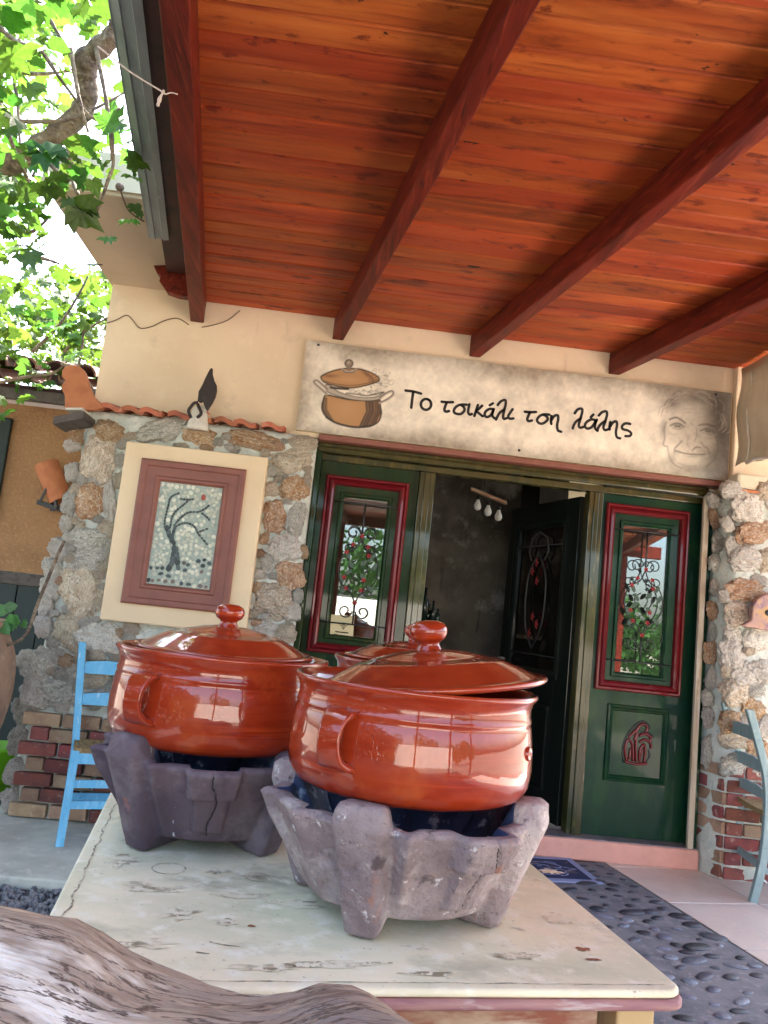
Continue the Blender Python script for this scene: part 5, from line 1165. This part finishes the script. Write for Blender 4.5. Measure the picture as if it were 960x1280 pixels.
# bird head plaque on the right wall
zb_ = lambda x, y, Y=4.60: at(910+x*50/640, 720+y*100/1280, Y)
tl = [(225,790),(290,755),(360,715),(385,680),(390,600),(395,520),(420,440),(470,370),(560,305),(660,270),(800,262),(930,290),(1030,370),(1080,500),(1070,650),(1020,780),(930,860),(800,890),(680,880),(560,860),(440,830),(330,815)]
b = MB(); b.prism([zb_(x, y) for x, y in tl], (0, .045, 0)); bp_ = b.build('bird_plaque', M['birdwood'], bevel=.014, seg=3); tag(bp_, 'pinkish bird head shaped plaque with round black eye on the right stone wall', 'plaque')
b = MB(); p = zb_(640, 590, 4.597); b.lathe([(0, .004), (.014, .003), (.018, 0)], 16); e_ = b.build('eye', M['ink'], bp_, recalc=False); e_.matrix_basis = TRS(p, (R(90), 0, 0))
# wall lamp on the neighbour's wall
wl_ = thing('wall_lamp', 'terracotta tube wall lamp on black bracket on the tan stucco wall', 'wall lamp', (at(62, 630, 5.95).x, 5.98, 1.95))
A = at(58, 580, 5.86); B_ = at(76, 626, 5.86); b = MB(); dv = (B_-A).normalized()
b.tube([A, A.lerp(B_, .5), B_], [.088, .082, .078], 28, caps=False); b.tube([B_, A.lerp(B_, .5), A], [.070, .072, .078], 28, caps=False)
b.build('tube', M['terracotta'], wl_, recalc=False)
b = MB(); b.obox(at(48, 628, 5.86), at(79, 638, 5.86), (0, .07, 0), (0, 0, .035)); b.obox(at(50, 627, 5.80), at(62, 603, 5.80), (.018, 0, 0), (0, .012, 0)); b.obox(at(66, 634, 5.86), at(66, 634, 5.995), (.04, 0, 0), (0, 0, .06)); b.tube([at(69, 622, 5.80), at(71, 636, 5.80)], .015, 6); b.build('bracket', M['iron'], wl_, bevel=.003)

# ================================================================== DOORMAT
p0_, p1_ = atz(755, 1105, .008), atz(715, 1072, .008)
mt = thing('doormat', 'navy doormat with pale scroll pattern and pale border at the doorstep', 'doormat', (1.2, 4.6, 0))
ex = Vector((math.cos(sk*.7), math.sin(sk*.7), 0)); ey = Vector((-ex.y, ex.x, 0)); MW, MD = .78, .43; c0_ = p0_+ey*.0
mc = lambda u, v, z: Vector((c0_.x, c0_.y, 0))+ex*(u-MW)+ey*v+Vector((0, 0, z))
b = MB(); b.add([mc(u, v, z) for z in (.004, .012) for u, v in ((0, 0), (MW, 0), (MW, MD), (0, MD))], [(3, 2, 1, 0), (4, 5, 6, 7), (0, 1, 5, 4), (1, 2, 6, 5), (2, 3, 7, 6), (3, 0, 4, 7)]); b.build('border', M['matlight'], mt, bevel=.003)
b = MB(); g_ = .045; b.add([mc(u, v, .0127) for u, v in ((g_, g_), (MW-g_, g_), (MW-g_, MD-g_), (g_, MD-g_))], [(0, 1, 2, 3)]); b.build('pile', M['matblue'], mt)
b = MB()
def matrib(L, wd):
    pts = spline([(u, v, 0) for u, v in L], 5)
    for a, c in zip(pts, pts[1:]):
        n_ = Vector((-(c-a).y, (c-a).x, 0)).normalized()*wd/2; b.add([mc(q.x, q.y, .0132) for q in (a-n_, a+n_, c+n_, c-n_)], [(0, 1, 2, 3)])
cu_, cv_ = MW/2, MD/2
for sx in (-1, 1):
    for sy in (-1, 1):
        for L in ([(.02, .0), (.08, .06), (.16, .05), (.17, .01), (.12, .0)], [(.05, .09), (.12, .11), (.20, .09), (.25, .04), (.22, .01), (.18, .03)], [(.0, .05), (.03, .10), (.08, .12)], [(.26, .03), (.30, .01), (.33, .0)], [(.1, .03), (.13, .03)], [(.18, .12), (.22, .11), (.24, .08)]):
            matrib([(cu_+sx*u, cv_+sy*v) for u, v in L], .012)
b.build('pattern', M['matlight'], mt, recalc=False)

# ================================================================== CABLES, STRING, BLIND
b = MB(); b.tube(spline([at(x, y, 4.842) for x, y in ((133,404),(145,400),(158,394),(166,400),(175,410),(190,408),(205,401),(222,398),(236,406))], 5), .0032, 6); tag(b.build('wall_cable', M['cable'], recalc=False), 'thin brown cable looping across the cream wall under the first beam', 'cable')
b = MB(); b.tube(spline([at(x, y, 4.843) for x, y in ((300,388),(285,400),(268,406),(252,409))], 5), .003, 6); tag(b.build('thin_wire', M['cable'], recalc=False), 'thin wire running from the ceiling edge to the first beam end', 'wire')
ps = atz(153, 242, 3.20)
b = MB(); b.tube(spline([Vector((ps.x, ps.y-.05, 3.20)), atz(158, 258, 3.20), atz(166, 268, 3.205), atz(180, 277, 3.208)], 5), .004, 6); tag(b.build('soffit_wire', M['cable'], recalc=False), 'short wire with round plug hanging under the slab corner', 'wire')
b = MB(); bm = bmesh.new(); bmesh.ops.create_icosphere(bm, subdivisions=2, radius=.021); b.add([v.co+Vector((ps.x, ps.y-.05, 3.205)) for v in bm.verts], [tuple(v.index for v in f.verts) for f in bm.faces], 0, True); bm.free(); tag(b.build('plug', M['cable']), 'small round brown plug at the end of the wire under the slab', 'plug')
ys_ = 2.62
b = MB(); pts = [at(x, y, 2.2) for x, y in ((122,58),(140,72),(160,88),(180,101),(200,113),(207,118))]; b.tube(spline(pts, 4), .0026, 5)
b.tube(spline([at(x, y, 2.2) for x, y in ((207,118),(214,116),(222,118))], 4), .002, 5); b.tube(spline([at(x, y, 2.2) for x, y in ((205,113),(200,123),(197,133))], 4), [.004, .005, .003, .004, .006, .007, .004, .006, .003], 6); tag(b.build('frayed_string', M['string'], recalc=False), 'frayed pale string tied from the vine branch to the roof edge', 'string')
bl = thing('vinyl_blind', 'clear vinyl side blind hanging at the right beside the sign', 'blind', (2.46, 4.1, 2.9))
b = MB(); nY, nZ = 24, 10; vs = []
for j in range(nZ+1):
    for i in range(nY+1):
        y = 4.76-i/nY*1.7; zt = rz_(y)-.02; zb2 = 2.50-.05*(i/nY)+.012*math.sin(i*1.1); z = zb2+(zt-zb2)*j/nZ
        vs.append((2.452+skx(0, y)*.0+.018*mn.noise(Vector((y*3, z*4, 1)))+.01*math.sin(j*.9), y, z))
W = nY+1; fs = [(j*W+i, j*W+i+1, (j+1)*W+i+1, (j+1)*W+i) for j in range(nZ) for i in range(nY)]
b.add(vs, fs, 0, True); o = b.build('sheet', M['canvas'], bl, recalc=False); md = o.modifiers.new('thick', 'SOLIDIFY'); md.thickness = .004
b = MB(); b.tube([(2.452+.01*math.sin(k), 4.625-.004*k % .01, 2.49+.066*k) for k in range(10)], .008, 6); b.build('hem', M['whiteclay'], bl)
b = MB(); b.tube([(2.452, 4.62-.1*k, 2.495-.003*k+.012*math.sin(k*1.6)) for k in range(16)], .012, 8); b.build('hem', M['whiteclay'], bl)

# ================================================================== VINE
random.seed(33)
vn = thing('climbing_vine', 'sunlit green vine with gnarled branches climbing at the upper left', 'vine', (-2.6, 3.6, 0))
def P(px, py, y): return at(px, py, y)
main = spline([P(152, 18, 2.75), P(138, 48, 2.8), P(112, 70, 2.85), P(107, 90, 2.9), P(110, 118, 2.95), P(100, 142, 3.0), P(75, 165, 3.05), P(48, 185, 3.1), P(20, 202, 3.2), P(-20, 225, 3.3), P(-90, 300, 3.5), P(-160, 520, 3.7), Vector((-3.0, 3.9, .9)), Vector((-3.05, 3.95, -.05))], 6)
nM = len(main); rd = [(.034+.012*mn.noise(Vector((i*.4, 0, 0)))+.02*(i/nM)) for i in range(nM)]
for i in range(12, 20): rd[i] *= 1.22
b = MB(); b.tube(main, rd, 12); b.build('trunk', M['bark'], vn, recalc=False)
twigs = [[(50,190,3.1),(75,218,3.0),(90,222,2.95),(88,180,2.9)], [(85,180,2.95),(90,215,2.95),(96,240,2.9),(118,265,2.85),(135,225,2.8),(142,200,2.8),(140,150,2.8)], [(0,35,2.7),(25,55,2.7),(50,62,2.75),(80,105,2.8),(120,150,2.8),(150,135,2.8)], [(0,150,2.9),(50,152,2.9),(90,148,2.9),(130,130,2.9),(165,110,2.9)], [(25,50,2.9),(18,95,2.9),(22,130,2.9),(25,180,2.9)], [(60,20,3.2),(80,55,3.2),(98,78,3.2)], [(0,20,3.4),(40,15,3.4),(90,22,3.4),(140,25,3.4)],
  [(10,290,3.4),(35,292,3.4),(55,278,3.4),(62,268,3.4)], [(42,320,3.9),(60,325,3.9),(75,330,3.9)], [(35,292,3.4),(42,262,3.5),(30,230,3.6)], [(80,440,5.6),(105,415,5.4),(120,405,5.4),(140,395,5.3)], [(0,478,5.4),(40,470,5.3),(68,466,5.2),(90,445,5.2)], [(40,440,5.2),(75,405,5.2),(100,365,5.2),(110,345,5.2)], [(0,130,2.8),(15,180,2.85),(40,240,3.2),(50,300,3.6)], [(120,60,2.8),(135,140,2.8),(140,200,2.8)], [(88,60,2.7),(98,120,2.75),(110,165,2.8)], [(0,88,3.6),(60,92,3.6),(130,80,3.6)], [(95,470,5.3),(102,440,5.3),(105,405,5.3)], [(0,230,4.2),(30,235,4.1),(50,200,4)], [(78,455,5.2),(98,462,5.0),(118,490,4.9),(122,510,4.8)]]
for L in twigs:
    pts = spline([P(*q) for q in L], 6); n_ = len(pts); b = MB(); dd = (pts[0]-CAM).length
    b.tube(pts, [(.0085*(1-.55*i/n_)+.003*mn.noise(Vector((i, dd, 0))))*(dd/2.9)**.5 for i in range(n_)], 7); b.build('branch', M['bark'], vn, recalc=False)
cand = []
bpx = [(152, 18), (138, 48), (112, 70), (107, 90), (110, 118), (100, 142), (75, 165), (48, 185), (20, 202)]
bln = [Vector((a[0], a[1], 0)).lerp(Vector((c[0], c[1], 0)), t/4) for a, c in zip(bpx, bpx[1:]) for t in range(4)]
def try_leaf(px, py, y, s):
    if y < 3.25 and min((Vector((px, py, 0))-q).length for q in bln) < 20+s*170: return
    p = P(px, py, y)
    if p.x > bx_(-1.22, p.y)-.06 and p.z > 2.7: return
    if p.y > 3.45 and p.y < 8.4 and p.x > -1.66-s and p.z > 2.2: return
    cand.append((p, s))
for k in range(760):      # overhead layer near the roof edge
    px = random.uniform(-60, 172); py = random.uniform(-60, 285) if random.random() < .86 else random.uniform(200, 330)
    if 55 < px < 108 and 255 < py < 345: continue
    if px > 50 and py > 235+(px-50)*.0 and random.random() < .8: continue
    try_leaf(px, py, random.uniform(2.4, 4.4), random.uniform(.05, .095))
for k in range(900):      # farther mass low between the slab and the eave
    px = random.uniform(-70, 142); py = random.gauss(405, 48)
    if py > 485 or py < 285: continue
    if px > 60 and py < 330: continue
    try_leaf(px, py, random.uniform(5.2, 8.6), random.uniform(.06, .12))
for px, py, y, s in ((95, 258, 2.75, .13), (105, 262, 2.75, .12), (88, 250, 2.8, .11), (12, 40, 2.4, .13), (30, 28, 2.4, .12), (5, 75, 2.4, .12), (55, 190, 2.6, .13), (70, 195, 2.6, .12), (20, 190, 2.7, .11), (45, 200, 2.7, .11), (130, 160, 2.7, .10), (120, 185, 2.7, .11), (5, 285, 3.2, .13), (0, 265, 3.2, .13), (0, 520, 4.6, .10), (25, 498, 4.7, .09), (40, 478, 4.8, .10), (5, 500, 4.7, .09), (70, 430, 5, .14), (100, 440, 5, .14), (30, 425, 5, .14), (85, 405, 5, .13)):
    cand.append((P(px, py, y), s))
cand.sort(key=lambda c: -c[1]/(c[0]-CAM).length)
mb = MB()
for i, (p, s) in enumerate(cand):
    T = TRS(p, (random.gauss(0, .55)+.25, random.gauss(0, .55), random.uniform(0, 6.28)), s*1.25)
    me = LFM if random.random() < .8 else LFS
    if i < 296: link('leaf', me, vn, basis=T)
    else: mb.add([T @ v.co for v in me.vertices], [tuple(f.vertices) for f in me.polygons], 0, True)
# foliage shading the left yard, beyond the frame
for k in range(4200):
    p = Vector((random.uniform(-5.5, -1.75), random.uniform(.5, 5.6), random.uniform(3.0, 3.7)))
    q = p-CAM; zc = q.dot(fw); px = 480+FPX*q.dot(cr)/zc; py = 640-FPX*q.dot(cu)/zc
    if zc > .2 and -40 < px and -40 < py: continue
    T = TRS(p, (random.gauss(0, .5), random.gauss(0, .5), random.uniform(0, 6.28)), random.uniform(.16, .26)); mb.add([T @ v.co for v in LFM.vertices], [tuple(f.vertices) for f in LFM.polygons], 0, True)
stuff(mb.build('foliage', M['leaf'], vn, recalc=False))
# tree crowns beyond the house on the left
mb = MB()
for k in range(26):
    leafcloud(mb, (random.uniform(-14, -2.5), random.uniform(13, 18), random.uniform(2.2, 6.0) if k % 3 else random.uniform(2, 4)), (1.4, 1.2, 1.0), 240, .13)
o = stuff(mb.build('tree_crowns', M['hillleaf'], recalc=False)); o['label'] = 'mass of tree crowns far behind the vine at the upper left'; o['category'] = 'trees'
